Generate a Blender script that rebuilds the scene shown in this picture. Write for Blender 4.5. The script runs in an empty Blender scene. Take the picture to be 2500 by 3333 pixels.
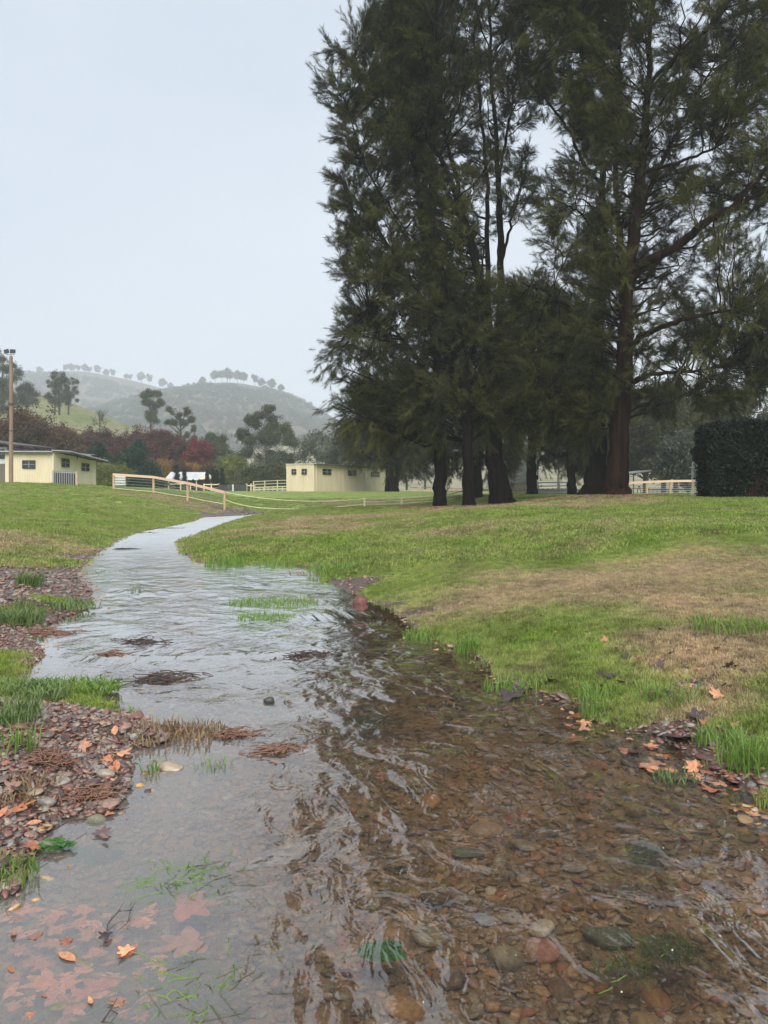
import bpy, math, random
import numpy as np
from mathutils import Vector, Matrix

random.seed(7)
rng = np.random.default_rng(11)
scene = bpy.context.scene
R = math.radians

# ------------------------------------------------------------------ camera
EYE = 1.5                      # metres above the creek's water level (z = 0)
cam_d = bpy.data.cameras.new('camera')
cam = bpy.data.objects.new('camera', cam_d)
scene.collection.objects.link(cam)
cam.location = (0, 0, EYE)
cam.rotation_euler = (R(90), 0, 0)
cam_d.sensor_fit = 'VERTICAL'
cam_d.sensor_height = 36.0
cam_d.lens = 27.0
cam_d.shift_y = -0.01995
cam_d.clip_start = 0.05
cam_d.clip_end = 6000
scene.camera = cam
scene.render.resolution_x = 768
scene.render.resolution_y = 1024

# ------------------------------------------------------------------ sky + sun
SUN_EL, SUN_AZ = R(50), R(172)       # the brightest part of the cloud is high behind the viewer
world = bpy.data.worlds.new("World")
scene.world = world
world.use_nodes = True
wn = world.node_tree.nodes; wl = world.node_tree.links
wn.clear()
wo = wn.new('ShaderNodeOutputWorld'); bg = wn.new('ShaderNodeBackground')
sky = wn.new('ShaderNodeTexSky'); sky.sky_type = 'NISHITA'; sky.sun_disc = False
sky.sun_elevation = SUN_EL; sky.sun_rotation = SUN_AZ
sky.air_density = 1.0; sky.dust_density = 2.0
tc = wn.new('ShaderNodeTexCoord')
mp = wn.new('ShaderNodeMapping'); mp.inputs['Scale'].default_value = (1.3, 1.3, 2.6)
ns = wn.new('ShaderNodeTexNoise'); ns.inputs['Scale'].default_value = 1.0
ns.inputs['Detail'].default_value = 5; ns.inputs['Roughness'].default_value = 0.45
cr = wn.new('ShaderNodeValToRGB')
cr.color_ramp.elements[0].position = 0.3; cr.color_ramp.elements[0].color = (2.6, 3.0, 3.55, 1)
cr.color_ramp.elements[1].position = 0.72; cr.color_ramp.elements[1].color = (3.42, 3.70, 4.12, 1)
mx = wn.new('ShaderNodeMix'); mx.data_type = 'RGBA'; mx.inputs[0].default_value = 0.93
wl.new(tc.outputs['Generated'], mp.inputs['Vector']); wl.new(mp.outputs[0], ns.inputs['Vector'])
wl.new(ns.outputs['Fac'], cr.inputs['Fac'])
wl.new(sky.outputs[0], mx.inputs[6]); wl.new(cr.outputs[0], mx.inputs[7])
wl.new(mx.outputs[2], bg.inputs['Color']); bg.inputs['Strength'].default_value = 0.063
wl.new(bg.outputs[0], wo.inputs['Surface'])

sun_d = bpy.data.lights.new('sun', 'SUN'); sun_d.energy = 1.5; sun_d.angle = R(70)
sun_d.color = (1.0, 0.97, 0.92)
sun = bpy.data.objects.new('sun', sun_d); scene.collection.objects.link(sun)
sdir = Vector((math.sin(SUN_AZ)*math.cos(SUN_EL), math.cos(SUN_AZ)*math.cos(SUN_EL), math.sin(SUN_EL)))
sun.rotation_euler = sdir.to_track_quat('Z', 'Y').to_euler()
sun.location = (-20, -10, 40)

vs = scene.view_settings
vs.view_transform = 'Standard'; vs.look = 'None'; vs.gamma = 1.0; vs.use_curve_mapping = False
vs.exposure = 1.86
scene.cycles.use_denoising = True
scene.cycles.max_bounces = 8
scene.cycles.transparent_max_bounces = 12
scene.cycles.volume_bounces = 1
scene.cycles.diffuse_bounces = 3
scene.cycles.use_adaptive_sampling = True
scene.cycles.adaptive_threshold = 0.02

# ------------------------------------------------------------------ helpers
COL = scene.collection
def W(px, py, Y):
    """world point seen at photo position (px, py) standing Y metres away"""
    return Vector(((px-1250)/2500*Y, Y, EYE-(py-1600)/2500*Y))
def G(px, py):
    """point on the creek's water level"""
    Y = EYE*2500/(py-1600)
    return ((px-1250)/2500*Y, Y)

def _h(ix, iy, seed):
    n = (ix.astype(np.int64)*374761393 + iy.astype(np.int64)*668265263 + seed*974711) & 0xffffffff
    n = ((n ^ (n >> 13))*1274126177) & 0xffffffff
    return ((n ^ (n >> 16)) & 0xffff)/65535.0
def vnoise(x, y, seed=0):
    x = np.asarray(x, float); y = np.asarray(y, float)
    ix = np.floor(x); iy = np.floor(y); fx = x-ix; fy = y-iy
    fx = fx*fx*(3-2*fx); fy = fy*fy*(3-2*fy)
    a = _h(ix, iy, seed); b = _h(ix+1, iy, seed); c = _h(ix, iy+1, seed); d = _h(ix+1, iy+1, seed)
    return (a*(1-fx)+b*fx)*(1-fy)+(c*(1-fx)+d*fx)*fy
def fbm(x, y, seed=0, o=4):
    s = 0; a = 0.5; t = 0
    for k in range(o):
        s = s+a*vnoise(x*2**k, y*2**k, seed+k*17); t += a; a *= 0.5
    return s/t
def sstep(a, b, x):
    t = np.clip((np.asarray(x, float)-a)/(b-a), 0, 1); return t*t*(3-2*t)

def mesh_np(name, V, F, mat=None, smooth=False):
    V = np.asarray(V, np.float32).reshape(-1, 3); F = np.asarray(F, np.int32)
    me = bpy.data.meshes.new(name); k = F.shape[1]
    me.vertices.add(len(V)); me.vertices.foreach_set('co', V.ravel())
    me.loops.add(F.size); me.loops.foreach_set('vertex_index', F.ravel())
    me.polygons.add(len(F))
    me.polygons.foreach_set('loop_start', np.arange(0, F.size, k, dtype=np.int32))
    if smooth: me.polygons.foreach_set('use_smooth', np.ones(len(F), bool))
    me.update(calc_edges=True)
    if mat: me.materials.append(mat)
    return me
def link(name, me, parent=None, loc=None, **props):
    o = bpy.data.objects.new(name, me); COL.objects.link(o)
    if parent is not None: o.parent = parent
    if loc is not None: o.location = loc
    for k, v in props.items():
        if v is not None: o[k] = v
    return o
def empty(name, loc, label, cat, group=None, rz=0):
    o = bpy.data.objects.new(name, None); COL.objects.link(o)
    o.location = loc; o.rotation_euler = (0, 0, rz); o.empty_display_size = 0.2
    o['label'] = label; o['category'] = cat
    if group: o['group'] = group
    return o
def fattr(me, name, arr, dom='POINT', typ='FLOAT'):
    a = me.attributes.new(name, typ, dom)
    arr = np.asarray(arr)
    if typ == 'FLOAT_VECTOR': a.data.foreach_set('vector', arr.astype(np.float32).ravel())
    else: a.data.foreach_set('value', arr.ravel())
    return a

class MB:
    """collects boxes, beams and tubes for ONE mesh"""
    def __init__(s): s.v = []; s.f = []
    def add(s, V, F):
        b = len(s.v); s.v += [tuple(p) for p in V]; s.f += [tuple(i+b for i in f) for f in F]; return s
    def box(s, x0, x1, y0, y1, z0, z1):
        V = [(x, y, z) for z in (z0, z1) for y in (y0, y1) for x in (x0, x1)]
        return s.add(V, [(0,2,3,1),(4,5,7,6),(0,1,5,4),(2,6,7,3),(0,4,6,2),(1,3,7,5)])
    def beam(s, a, b, w, h, up=(0,0,1)):
        a = Vector(a); b = Vector(b); d = (b-a).normalized(); u = Vector(up)
        if abs(d.dot(u)) > .95: u = Vector((0,1,0))
        r = d.cross(u).normalized()*w/2; t = r.cross(d).normalized()*h/2
        V = [p+i*r+j*t for p in (a, b) for j in (-1, 1) for i in (-1, 1)]
        return s.add(V, [(0,2,3,1),(4,5,7,6),(0,1,5,4),(2,6,7,3),(0,4,6,2),(1,3,7,5)])
    def tube(s, pts, rad, n=8):
        V, F = tube_np(pts, rad, n); return s.add(V.tolist(), F.tolist())
    def poly(s, V): return s.add(V, [tuple(range(len(V)))])
    def build(s, name, mat, parent=None, loc=None, smooth=False, bevel=0, **props):
        me = bpy.data.meshes.new(name); me.from_pydata(s.v, [], s.f); me.update()
        if mat: me.materials.append(mat)
        if smooth: me.polygons.foreach_set('use_smooth', [True]*len(me.polygons))
        o = link(name, me, parent, loc, **props)
        if bevel:
            m = o.modifiers.new('b', 'BEVEL'); m.width = bevel; m.segments = 1
        return o

def tube_np(pts, rad, n=6, cap=True, lump=0, seed=0):
    P = np.asarray(pts, float); m = len(P); rad = np.broadcast_to(np.asarray(rad, float), (m,))
    T = np.gradient(P, axis=0); T /= np.linalg.norm(T, axis=1, keepdims=True)+1e-9
    ref = np.array([0, 1, 0.]) if abs(T[:, 1]).mean() < .8 else np.array([1., 0, 0])
    A = np.cross(T, ref); A /= np.linalg.norm(A, axis=1, keepdims=True)+1e-9; B = np.cross(A, T)
    th = np.linspace(0, 2*np.pi, n, endpoint=False)
    rr = rad[:, None]*np.ones((1, n))
    if lump:
        rr = rr*(1+lump*(fbm(np.arange(n)[None]*.9+seed*7+0*rr, np.arange(m)[:, None]*.5+0*rr, seed, 3)-.5)*2)
    V = P[:, None]+rr[..., None]*(np.cos(th)[None, :, None]*A[:, None]+np.sin(th)[None, :, None]*B[:, None])
    i = np.arange(m-1)[:, None]*n; j = np.arange(n)[None]; j2 = (j+1) % n
    F = np.stack([i+j, i+j2, i+n+j2, i+n+j], -1).reshape(-1, 4)
    return V.reshape(-1, 3), F
class Tubes:
    def __init__(s): s.V = []; s.F = []; s.n = 0
    def add(s, pts, rad, n=5, **k):
        V, F = tube_np(pts, rad, n, **k); s.V.append(V); s.F.append(F+s.n); s.n += len(V)
    def mesh(s, name, mat, base=(0,0,0)):
        return mesh_np(name, np.concatenate(s.V)-np.asarray(base), np.concatenate(s.F), mat, True)

# ------------------------------------------------------------------ materials
def new_mat(name):
    m = bpy.data.materials.new(name); m.use_nodes = True
    n = m.node_tree.nodes; b = n['Principled BSDF']; return m, n, m.node_tree.links, b
def noise_node(n, l, scale, detail=4, rough=.6, vec=None, coord='Object', dist=0):
    if vec is None:
        t = n.new('ShaderNodeTexCoord'); vec = t.outputs[coord]
    x = n.new('ShaderNodeTexNoise'); x.inputs['Scale'].default_value = scale
    x.inputs['Detail'].default_value = detail; x.inputs['Roughness'].default_value = rough
    x.inputs['Distortion'].default_value = dist
    l.new(vec, x.inputs['Vector']); return x
def ramp(n, l, src, stops):
    r = n.new('ShaderNodeValToRGB'); e = r.color_ramp.elements
    while len(e) < len(stops): e.new(0.5)
    for k, (p, c) in enumerate(stops): e[k].position = p; e[k].color = (*c, 1)
    l.new(src, r.inputs['Fac']); return r
def mixc(n, l, fac, a, b, mode='MIX'):
    x = n.new('ShaderNodeMix'); x.data_type = 'RGBA'; x.blend_type = mode
    for s, v in ((x.inputs[0], fac), (x.inputs[6], a), (x.inputs[7], b)):
        if isinstance(v, (int, float)): s.default_value = v
        elif isinstance(v, tuple): s.default_value = (*v, 1)
        else: l.new(v, s)
    return x.outputs[2]
def math_(n, l, op, a, b=None, clamp=False):
    x = n.new('ShaderNodeMath'); x.operation = op; x.use_clamp = clamp
    for s, v in zip(x.inputs, (a, b)):
        if v is None: continue
        if isinstance(v, (int, float)): s.default_value = v
        else: l.new(v, s)
    return x.outputs[0]
def bump(n, l, src, b, strength=.3, dist=.02):
    x = n.new('ShaderNodeBump'); x.inputs['Strength'].default_value = strength
    x.inputs['Distance'].default_value = dist
    l.new(src, x.inputs['Height']); l.new(x.outputs[0], b.inputs['Normal'])
def simple(name, c1, c2, scale=3, rough=.7, bmp=.2, dist=.01, stretch=None, metal=0, spec=.4):
    m, n, l, b = new_mat(name)
    t = n.new('ShaderNodeTexCoord'); vec = t.outputs['Object']
    if stretch:
        mm = n.new('ShaderNodeMapping'); mm.inputs['Scale'].default_value = stretch
        l.new(vec, mm.inputs['Vector']); vec = mm.outputs[0]
    a = noise_node(n, l, scale, 6, .65, vec)
    r = ramp(n, l, a.outputs['Fac'], [(.3, c1), (.7, c2)])
    l.new(r.outputs[0], b.inputs['Base Color'])
    b.inputs['Roughness'].default_value = rough; b.inputs['Metallic'].default_value = metal
    b.inputs['Specular IOR Level'].default_value = spec
    if bmp: bump(n, l, a.outputs['Fac'], b, bmp, dist)
    return m
def foliage_mat(name, c1, c2, trans=.15, rough=.6, scale=.6):
    """two leaf colours, mixed by the per-instance tint when there is one, else by noise"""
    m, n, l, b = new_mat(name)
    at = n.new('ShaderNodeAttribute'); at.attribute_type = 'INSTANCER'; at.attribute_name = 'tint'
    geo = n.new('ShaderNodeNewGeometry')
    a = noise_node(n, l, scale, 4, .6, geo.outputs['Position'])
    oi = n.new('ShaderNodeObjectInfo')
    k = ramp(n, l, a.outputs['Fac'], [(.35, (0,0,0)), (.68, (1,1,1))])
    f = math_(n, l, 'ADD', math_(n, l, 'MULTIPLY', at.outputs['Fac'], .75), math_(n, l, 'MULTIPLY', k.outputs[0], .35), True)
    c = mixc(n, l, f, c1, c2)
    l.new(c, b.inputs['Base Color'])
    b.inputs['Roughness'].default_value = rough; b.inputs['Specular IOR Level'].default_value = .25
    if trans:
        tr = n.new('ShaderNodeBsdfTranslucent'); l.new(c, tr.inputs['Color'])
        ms = n.new('ShaderNodeMixShader'); ms.inputs[0].default_value = trans
        l.new(b.outputs[0], ms.inputs[1]); l.new(tr.outputs[0], ms.inputs[2])
        l.new(ms.outputs[0], n['Material Output'].inputs['Surface'])
    return m
def sw(node, names):
    return [node.inputs[x] for x in names]

# ------------------------------------------------------------------ node scatter (only for stuff and leaf masses)
def make_source(name, meshes):
    c = bpy.data.collections.new(name)
    for k, me in enumerate(meshes):
        o = bpy.data.objects.new('%s_%02d' % (name, k), me); c.objects.link(o)
    return c
_trees = {}
def scatter_tree(coll):
    if coll.name in _trees: return _trees[coll.name]
    g = bpy.data.node_groups.new('scatter_'+coll.name, 'GeometryNodeTree')
    g.interface.new_socket('Geometry', in_out='INPUT', socket_type='NodeSocketGeometry')
    g.interface.new_socket('Geometry', in_out='OUTPUT', socket_type='NodeSocketGeometry')
    n = g.nodes; l = g.links
    gi = n.new('NodeGroupInput'); go = n.new('NodeGroupOutput')
    ip = n.new('GeometryNodeInstanceOnPoints'); ci = n.new('GeometryNodeCollectionInfo')
    ci.inputs['Collection'].default_value = coll; ci.inputs['Separate Children'].default_value = True
    ci.inputs['Reset Children'].default_value = True
    def na(name, t):
        a = n.new('GeometryNodeInputNamedAttribute'); a.data_type = t; a.inputs['Name'].default_value = name; return a.outputs['Attribute']
    er = n.new('FunctionNodeEulerToRotation')
    l.new(gi.outputs[0], ip.inputs['Points']); l.new(ci.outputs[0], ip.inputs['Instance'])
    ip.inputs['Pick Instance'].default_value = True
    l.new(na('idx', 'INT'), ip.inputs['Instance Index'])
    l.new(na('rot', 'FLOAT_VECTOR'), er.inputs[0]); l.new(er.outputs[0], ip.inputs['Rotation'])
    l.new(na('scl', 'FLOAT_VECTOR'), ip.inputs['Scale'])
    l.new(ip.outputs[0], go.inputs[0])
    _trees[coll.name] = g
    return g
def scatter(name, coll, P, rot, scl, tint=None, parent=None, base=(0,0,0), extra=None, **props):
    P = np.asarray(P, np.float32)-np.asarray(base, np.float32); N = len(P)
    me = bpy.data.meshes.new(name); me.vertices.add(N); me.vertices.foreach_set('co', P.ravel())
    nv = len(coll.objects)
    fattr(me, 'idx', rng.integers(0, nv, N).astype(np.int32), typ='INT')
    fattr(me, 'rot', rot, typ='FLOAT_VECTOR')
    scl = np.asarray(scl, np.float32)
    if scl.ndim == 1: scl = np.repeat(scl[:, None], 3, 1)
    fattr(me, 'scl', scl, typ='FLOAT_VECTOR')
    fattr(me, 'tint', (rng.random(N) if tint is None else np.asarray(tint)).astype(np.float32))
    for k, v in (extra or {}).items(): fattr(me, k, np.asarray(v, np.float32))
    o = link(name, me, parent, **props)
    m = o.modifiers.new('scatter', 'NODES'); m.node_group = scatter_tree(coll)
    return o
def dir_euler(D, roll=None):
    D = np.asarray(D, float); D = D/(np.linalg.norm(D, axis=1, keepdims=True)+1e-9)
    return np.stack([np.zeros(len(D)), np.arccos(np.clip(D[:, 2], -1, 1)), np.arctan2(D[:, 1], D[:, 0])], 1)
# ================================================================== TERRAIN
# creek outline at water level, from the bend far upstream, down the left bank, round, and up the right bank
LB = [G(*p) for p in [(930,1669),(859,1672),(791,1678),(663,1684),(625,1699),(527,1719),(467,1729),(407,1748),(362,1771),(316,1801),
     (279,1838),(249,1869),(264,1890),(296,1915),(300,1960),(294,1985),(211,2012),(98,2072),(136,2132),(75,2208),(90,2232),(264,2240),(316,2275),
     (392,2313),(475,2340),(545,2385),(573,2405),(520,2424),(430,2440),(422,2522),(413,2598),(380,2644),(295,2668),(203,2674),(169,2712),
     (122,2779),(96,2826),(72,2903),(-60,2960)]] + [(-2.3,2.3),(-2.5,1.2),(-2.6,-5)]
RB = [G(*p) for p in [(935,1671),(799,1684),(723,1710),(625,1748),(573,1763),(590,1793),(640,1831),(753,1837),(866,1836),(960,1842),(1032,1850),
     (1055,1876),(1100,1914),(1165,1935),(1250,1975),(1320,2004),(1378,2072),(1499,2117),(1604,2177),(1672,2238),(1770,2275),(1875,2290),
     (1913,2343),(2079,2380),(2154,2412),(2290,2478),(2335,2539),(2456,2600),(2530,2660)]] + [(2.3,3.1),(2.9,1.8),(3.2,-5)]
POLY = np.array(LB + RB[::-1])
def poly_sd(x, y, poly):
    """signed distance, negative inside"""
    x = np.asarray(x, float); y = np.asarray(y, float)
    d = np.full(x.shape, 1e9); ins = np.zeros(x.shape, bool)
    n = len(poly)
    for i in range(n):
        ax, ay = poly[i]; bx, by = poly[(i+1) % n]
        ex, ey = bx-ax, by-ay; wx, wy = x-ax, y-ay
        t = np.clip((wx*ex+wy*ey)/(ex*ex+ey*ey+1e-12), 0, 1)
        d = np.minimum(d, (wx-t*ex)**2+(wy-t*ey)**2)
        c = (ay > y) != (by > y)
        with np.errstate(divide='ignore', invalid='ignore'):
            ins ^= c & (x < ex*(y-ay)/(ey if ey else 1e-12)+ax)
    return np.sqrt(d)*np.where(ins, -1, 1)

# heights of the land above the banks: (px, py, Y) sightings of the ground
CP = [(0,1571,60),(170,1571,60),(313,1585,66),(-500,1560,60),(-1200,1560,60),(370,1592,58),(500,1604,55),(611,1621,53),(731,1644,50),(0,1620,40),(300,1640,40),
      (560,1660,44),(640,1668,45),(0,1700,24),(250,1705,26),(450,1700,32),(-600,1650,30),(-900,1640,20),(0,1840,14),(-700,1760,12),
      (0,1600,90),(400,1600,90),(600,1600,95),(800,1600,90),(932,1598,75),(1022,1600,74),(1257,1599,90),(1150,1600,82),(1000,1612,66),(900,1630,58),
      (1000,1645,54),(1187,1658,50),(1307,1652,56),(1430,1654,38),(1527,1648,37.5),(1620,1642,38),(1740,1616,45),(1930,1613,34.5),(2010,1613,34),
      (2310,1620,31),(2500,1624,30),(2900,1630,28),(1650,1607,64),(1746,1614,65),(1852,1609,65),(2105,1608,65),(2257,1608,65),(2450,1610,65),(2900,1610,65),(2200,1612,48),
      (1000,1690,36),(1300,1680,32),(800,1730,27),(1250,1750,20),(1700,1700,20),(2100,1700,17),(2500,1720,14),(1600,1850,12),(2100,1900,9.5),(2500,1950,8.5),
      (1800,1650,28),(3200,1800,12),(3600,2200,6),(1500,1790,17),(-400,1900,10),(1300,1605,100),(1800,1605,100),(2300,1605,100),(3200,1605,100)]
CPW = np.array([tuple(W(*c)) for c in CP]
     + [(-80,110,2.0),(80,110,1.4),(0,110,1.4),(-8,0,.5),(-5,5,.28),(-12,4,.7),(6,0,.35),(6,4,.5),(9,2,.7),(-6,-5,.4),(8,-5,.6),(-60,40,2.6),(-50,10,2.2),(40,10,2.0),(45,30,1.9),(60,60,1.4),(-75,80,2.3)])
def land(x, y):
    x = np.asarray(x, float); y = np.asarray(y, float); sh = x.shape; x = x.ravel(); y = y.ravel()
    num = np.zeros(x.shape); den = np.zeros(x.shape)
    for cx, cy, cz in CPW:
        s = 1.2+.16*abs(cy)
        w = 1/(((x-cx)**2+(y-cy)**2)/s**2+.12)**2
        num += w*cz; den += w
    return (num/den).reshape(sh)
def height(x, y, sd=None):
    x = np.asarray(x, float); y = np.asarray(y, float)
    if sd is None: sd = poly_sd(x, y, POLY)
    wob = (fbm(x*2.3, y*2.3, 5)-.5)*.22*np.clip(.3+y*.03, .3, 1.0)
    s = sd+wob*sstep(30, 8, y)
    up = land(x, y)
    slope = .9+.05*np.clip(y, 0, 60)            # width over which the bank climbs
    w = sstep(0, 1, s/(slope*2.7))
    bank = np.minimum(.012+s*.13, .5)
    out = bank*(1-w)+np.maximum(up, .06)*w
    out += (fbm(x*1.1, y*1.1, 9, 5)-.5)*.07*sstep(.1, 1.2, s)+(fbm(x*7, y*7, 19, 3)-.5)*.025*sstep(.0, .5, s)
    inn = -.015-.115*sstep(0, 1.3, -s)+(fbm(x*1.6, y*1.6, 3, 4)-.5)*.07*sstep(.1, 1, -s)
    return np.where(s > 0, out, inn)

# eroded lip at the far left bank (a low step cut by the water)
def erode(x, y):
    lip = poly_sd(x, y, np.array([tuple(W(*p).xy) for p in [(640,1672,46),(700,1668,47),(760,1664,49),(930,1656,51),(1010,1656,53),(1080,1664,50),(960,1672,47),(830,1682,45),(700,1686,43)]]))
    return lip
def spacing(a, b, first, grow):
    out = [a]; s = first
    while out[-1] < b: out.append(out[-1]+s); s *= grow
    return np.array(out)
yy = np.concatenate([np.arange(-5, 1.6, .25), spacing(1.6, 125, .028, 1.0125)])
uu = np.linspace(-1, 1, 620); uu = np.sign(uu)*np.abs(uu)**1.15
hw = 4.2+.86*np.clip(yy, 0, None)
XX = uu[None]*hw[:, None]; YY = np.repeat(yy[:, None], len(uu), 1)
SD = poly_sd(XX, YY, POLY)
ZZ = height(XX, YY, SD)
LIP = erode(XX, YY)
ZZ = np.where(LIP < .3, np.minimum(ZZ, .07+.1*fbm(XX*1.5, YY*1.5, 31)+.35*sstep(-.2, .3, LIP)), ZZ)
def grid_faces(ny, nx):
    i = np.arange(ny-1)[:, None]*nx+np.arange(nx-1)[None]
    return np.stack([i, i+1, i+nx+1, i+nx], -1).reshape(-1, 4)

# ---- what grows where: dry = brown, worn or dead grass; grav = stones and mud
def blob(x, y, pts):
    v = np.zeros(np.shape(x))
    for (px, py, Y, rx, ry, a) in pts:
        c = W(px, py, Y)
        v = np.maximum(v, a*np.exp(-(((x-c.x)/rx)**2+((y-c.y)/ry)**2)))
    return v
DRY = [(2050,1860,9.8,3.2,1.6,1.0),(2450,1800,10.5,2.6,1.8,1.0),(1750,1880,10.8,1.6,1.2,.75),(2500,1960,7.8,1.4,1.0,.95),(2480,2100,6.0,1.0,.9,.75),(2350,2040,6.4,.9,.6,.7),
       (1350,1672,31,6,3.2,1.0),(1150,1690,30,5,2.5,.9),(1000,1720,25,3.5,3,.8),(1500,1720,20,4,2,.45),(900,1760,21,2.5,2,.5),(1640,1660,34,4,2.4,.9),(1260,1650,58,6,4,.75),(2150,1690,18,4,1.5,.5),
       (1850,1640,30,5,2,.8),(1450,1660,36,3,1.5,.8),(600,1628,52,5,1.6,.9),(680,1640,49,3,1.6,.8),(470,1612,54,4,1.2,.7),(50,1770,18,4,3,.5),(150,1830,13,3,3,.45),(0,1745,20,5,1.5,.45),(1980,1660,27,3,1.2,.6),
       (1430,1655,37,2,1.6,.7),(1530,1650,36.5,2,1.6,.7),(1640,1652,36.5,2.5,1.8,.8),(1980,1622,32.5,3,1.2,.6),(2300,2300,4.9,.5,.3,.6),(2280,2190,5.2,.45,.3,.6)]
def dry_f(x, y):
    d = blob(x, y, DRY)
    return np.clip(d+(fbm(x*.9, y*.9, 41, 5)-.5)*.9*np.clip(.35+d, 0, 1), 0, 1)
GRV = [(60,1930,11,2.0,2.6,1.3),(100,1990,9.5,1.6,1.6,1.2),(230,1870,13,1.4,3,1.2),(20,2080,7.6,1.2,.8,1.2),(100,2400,4.7,1.1,.6,1.4),(300,2450,4.4,1.2,.5,1.4),(250,2550,4,1.1,.5,1.4),(30,2650,3.6,1,.8,1.4),
       (2290,2440,4.5,.45,.22,1.2),(2200,2400,4.75,.35,.15,1.1),(2400,2560,3.9,.3,.25,1.2),(2270,2285,5.4,.22,.13,1.1),(1700,2240,5.9,.3,.15,.9),(1900,2320,5.3,.25,.12,1.0),(1340,1995,9.3,.5,.25,1.2),(-300,2400,4.4,1.4,.8,1.0),(-200,2800,3.0,1,1,1.2),(300,1790,18,.8,3,.9),(380,1760,24,.6,3,.7),
       (1120,1905,12,.9,.6,1.1),(1080,1835,15,.6,.5,1),(1280,1975,10,.45,.35,.9),(1130,1885,12.6,.6,.5,1),(1000,1790,19,.9,.7,.9),(900,1655,51,5,2.0,1.3),(780,1672,47,3,.8,.9)]
def CXI(y): return np.interp(y, [-5, 2, 5, 9, 14, 18, 25, 36, 52], [0, 0, 0, -1.0, -2.8, -3.6, -6.2, -7.5, -7.5])
def grav_f(x, y, sd):
    g = blob(x, y, GRV)
    g = g+(fbm(x*1.7, y*1.7, 61, 5)-.5)*1.0
    ew = np.where(x > CXI(y), .13, .34)
    edge = sstep(ew, 0, sd+(fbm(x*3, y*3, 71)-.5)*.45)
    g = np.where((sd > 0), np.maximum(sstep(.45, .75, g), edge*.9), 1.0)
    grass = blob(x, y, [(60,2230,5.6,.75,.28,1.3),(-100,2230,5.4,.6,.5,1.3),(60,1990,9,.35,.5,.9),(180,1955,10,.45,.35,.9)])
    return np.clip(g-sstep(.4, .8, grass)*.9*(sd > .05), 0, 1)
DRYV = dry_f(XX, YY); GRVV = grav_f(XX, YY, SD); GRVV = np.where(LIP < .15, 1, GRVV)

def ground_material():
    m, n, l, b = new_mat('ground_soil_and_turf')
    geo = n.new('ShaderNodeNewGeometry'); pos = geo.outputs['Position']
    def A(name):
        a = n.new('ShaderNodeAttribute'); a.attribute_name = name; return a.outputs['Fac']
    n1 = noise_node(n, l, 9, 6, .7, pos); n2 = noise_node(n, l, .55, 5, .6, pos); n3 = noise_node(n, l, 60, 3, .7, pos)
    n4 = noise_node(n, l, 2.6, 6, .7, pos)
    green = ramp(n, l, n1.outputs['Fac'], [(.25, (.09,.135,.025)), (.5, (.19,.28,.05)), (.75, (.3,.37,.09))])
    green2 = mixc(n, l, ramp(n, l, n2.outputs['Fac'], [(.4, (0,0,0)), (.66, (1,1,1))]).outputs[0], green.outputs[0], mixc(n, l, .5, green.outputs[0], (.21,.22,.06)))
    straw = ramp(n, l, n1.outputs['Fac'], [(.25, (.09,.06,.04)), (.5, (.22,.155,.10)), (.75, (.38,.29,.19))])
    f = math_(n, l, 'ADD', A('dry'), math_(n, l, 'MULTIPLY', math_(n, l, 'SUBTRACT', n4.outputs['Fac'], .5), 1.1))
    fr = ramp(n, l, f, [(.3, (0,0,0)), (.72, (1,1,1))])
    turf = mixc(n, l, fr.outputs[0], green2, straw.outputs[0])
    n5 = noise_node(n, l, 1.4, 6, .7, pos)
    turf = mixc(n, l, 1.0, turf, ramp(n, l, n5.outputs['Fac'], [(.32, (.5,.48,.45)), (.6, (1.0,1.0,1.0))]).outputs[0], 'MULTIPLY')
    vo = n.new('ShaderNodeTexVoronoi'); vo.inputs['Scale'].default_value = 34; l.new(pos, vo.inputs['Vector'])
    peb = ramp(n, l, vo.outputs['Color'], [(0, (.04,.03,.028)), (.35, (.09,.06,.05)), (.7, (.15,.1,.085)), (1, (.2,.17,.15))])
    mud = ramp(n, l, n3.outputs['Fac'], [(.3, (.02,.014,.01)), (.7, (.085,.058,.04))])
    gr = mixc(n, l, ramp(n, l, vo.outputs['Distance'], [(.3, (1,1,1)), (.62, (0,0,0))]).outputs[0], mud.outputs[0], peb.outputs[0])
    gf = math_(n, l, 'ADD', A('grav'), math_(n, l, 'MULTIPLY', math_(n, l, 'SUBTRACT', n4.outputs['Fac'], .5), .8))
    col = mixc(n, l, ramp(n, l, gf, [(.4, (0,0,0)), (.6, (1,1,1))]).outputs[0], turf, gr)
    # bed under the water: olive brown silt among the stones
    bed = mixc(n, l, ramp(n, l, n4.outputs['Fac'], [(.35, (.45,.45,.45)), (.65, (.95,.95,.95))]).outputs[0], gr, (.36,.22,.095))
    col = mixc(n, l, A('bed'), col, bed)
    l.new(col, b.inputs['Base Color'])
    rg = ramp(n, l, A('grav'), [(0, (.85,.85,.85)), (1, (.42,.42,.42))]); l.new(rg.outputs[0], b.inputs['Roughness'])
    b.inputs['Specular IOR Level'].default_value = .3
    hh = math_(n, l, 'ADD', n1.outputs['Fac'], math_(n, l, 'MULTIPLY', n3.outputs['Fac'], .5))
    bump(n, l, hh, b, .6, .03)
    return m
M_GROUND = ground_material()
me = mesh_np('ground', np.stack([XX, YY, ZZ], -1), grid_faces(*XX.shape), M_GROUND, True)
fattr(me, 'dry', DRYV.astype(np.float32)); fattr(me, 'grav', GRVV.astype(np.float32))
fattr(me, 'bed', sstep(.02, -.12, SD).astype(np.float32))
ground = link('ground', me, kind='structure')
def gz(x, y):
    """ground height at one point"""
    z = float(height(np.array([x]), np.array([y]))[0]); return z

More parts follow.
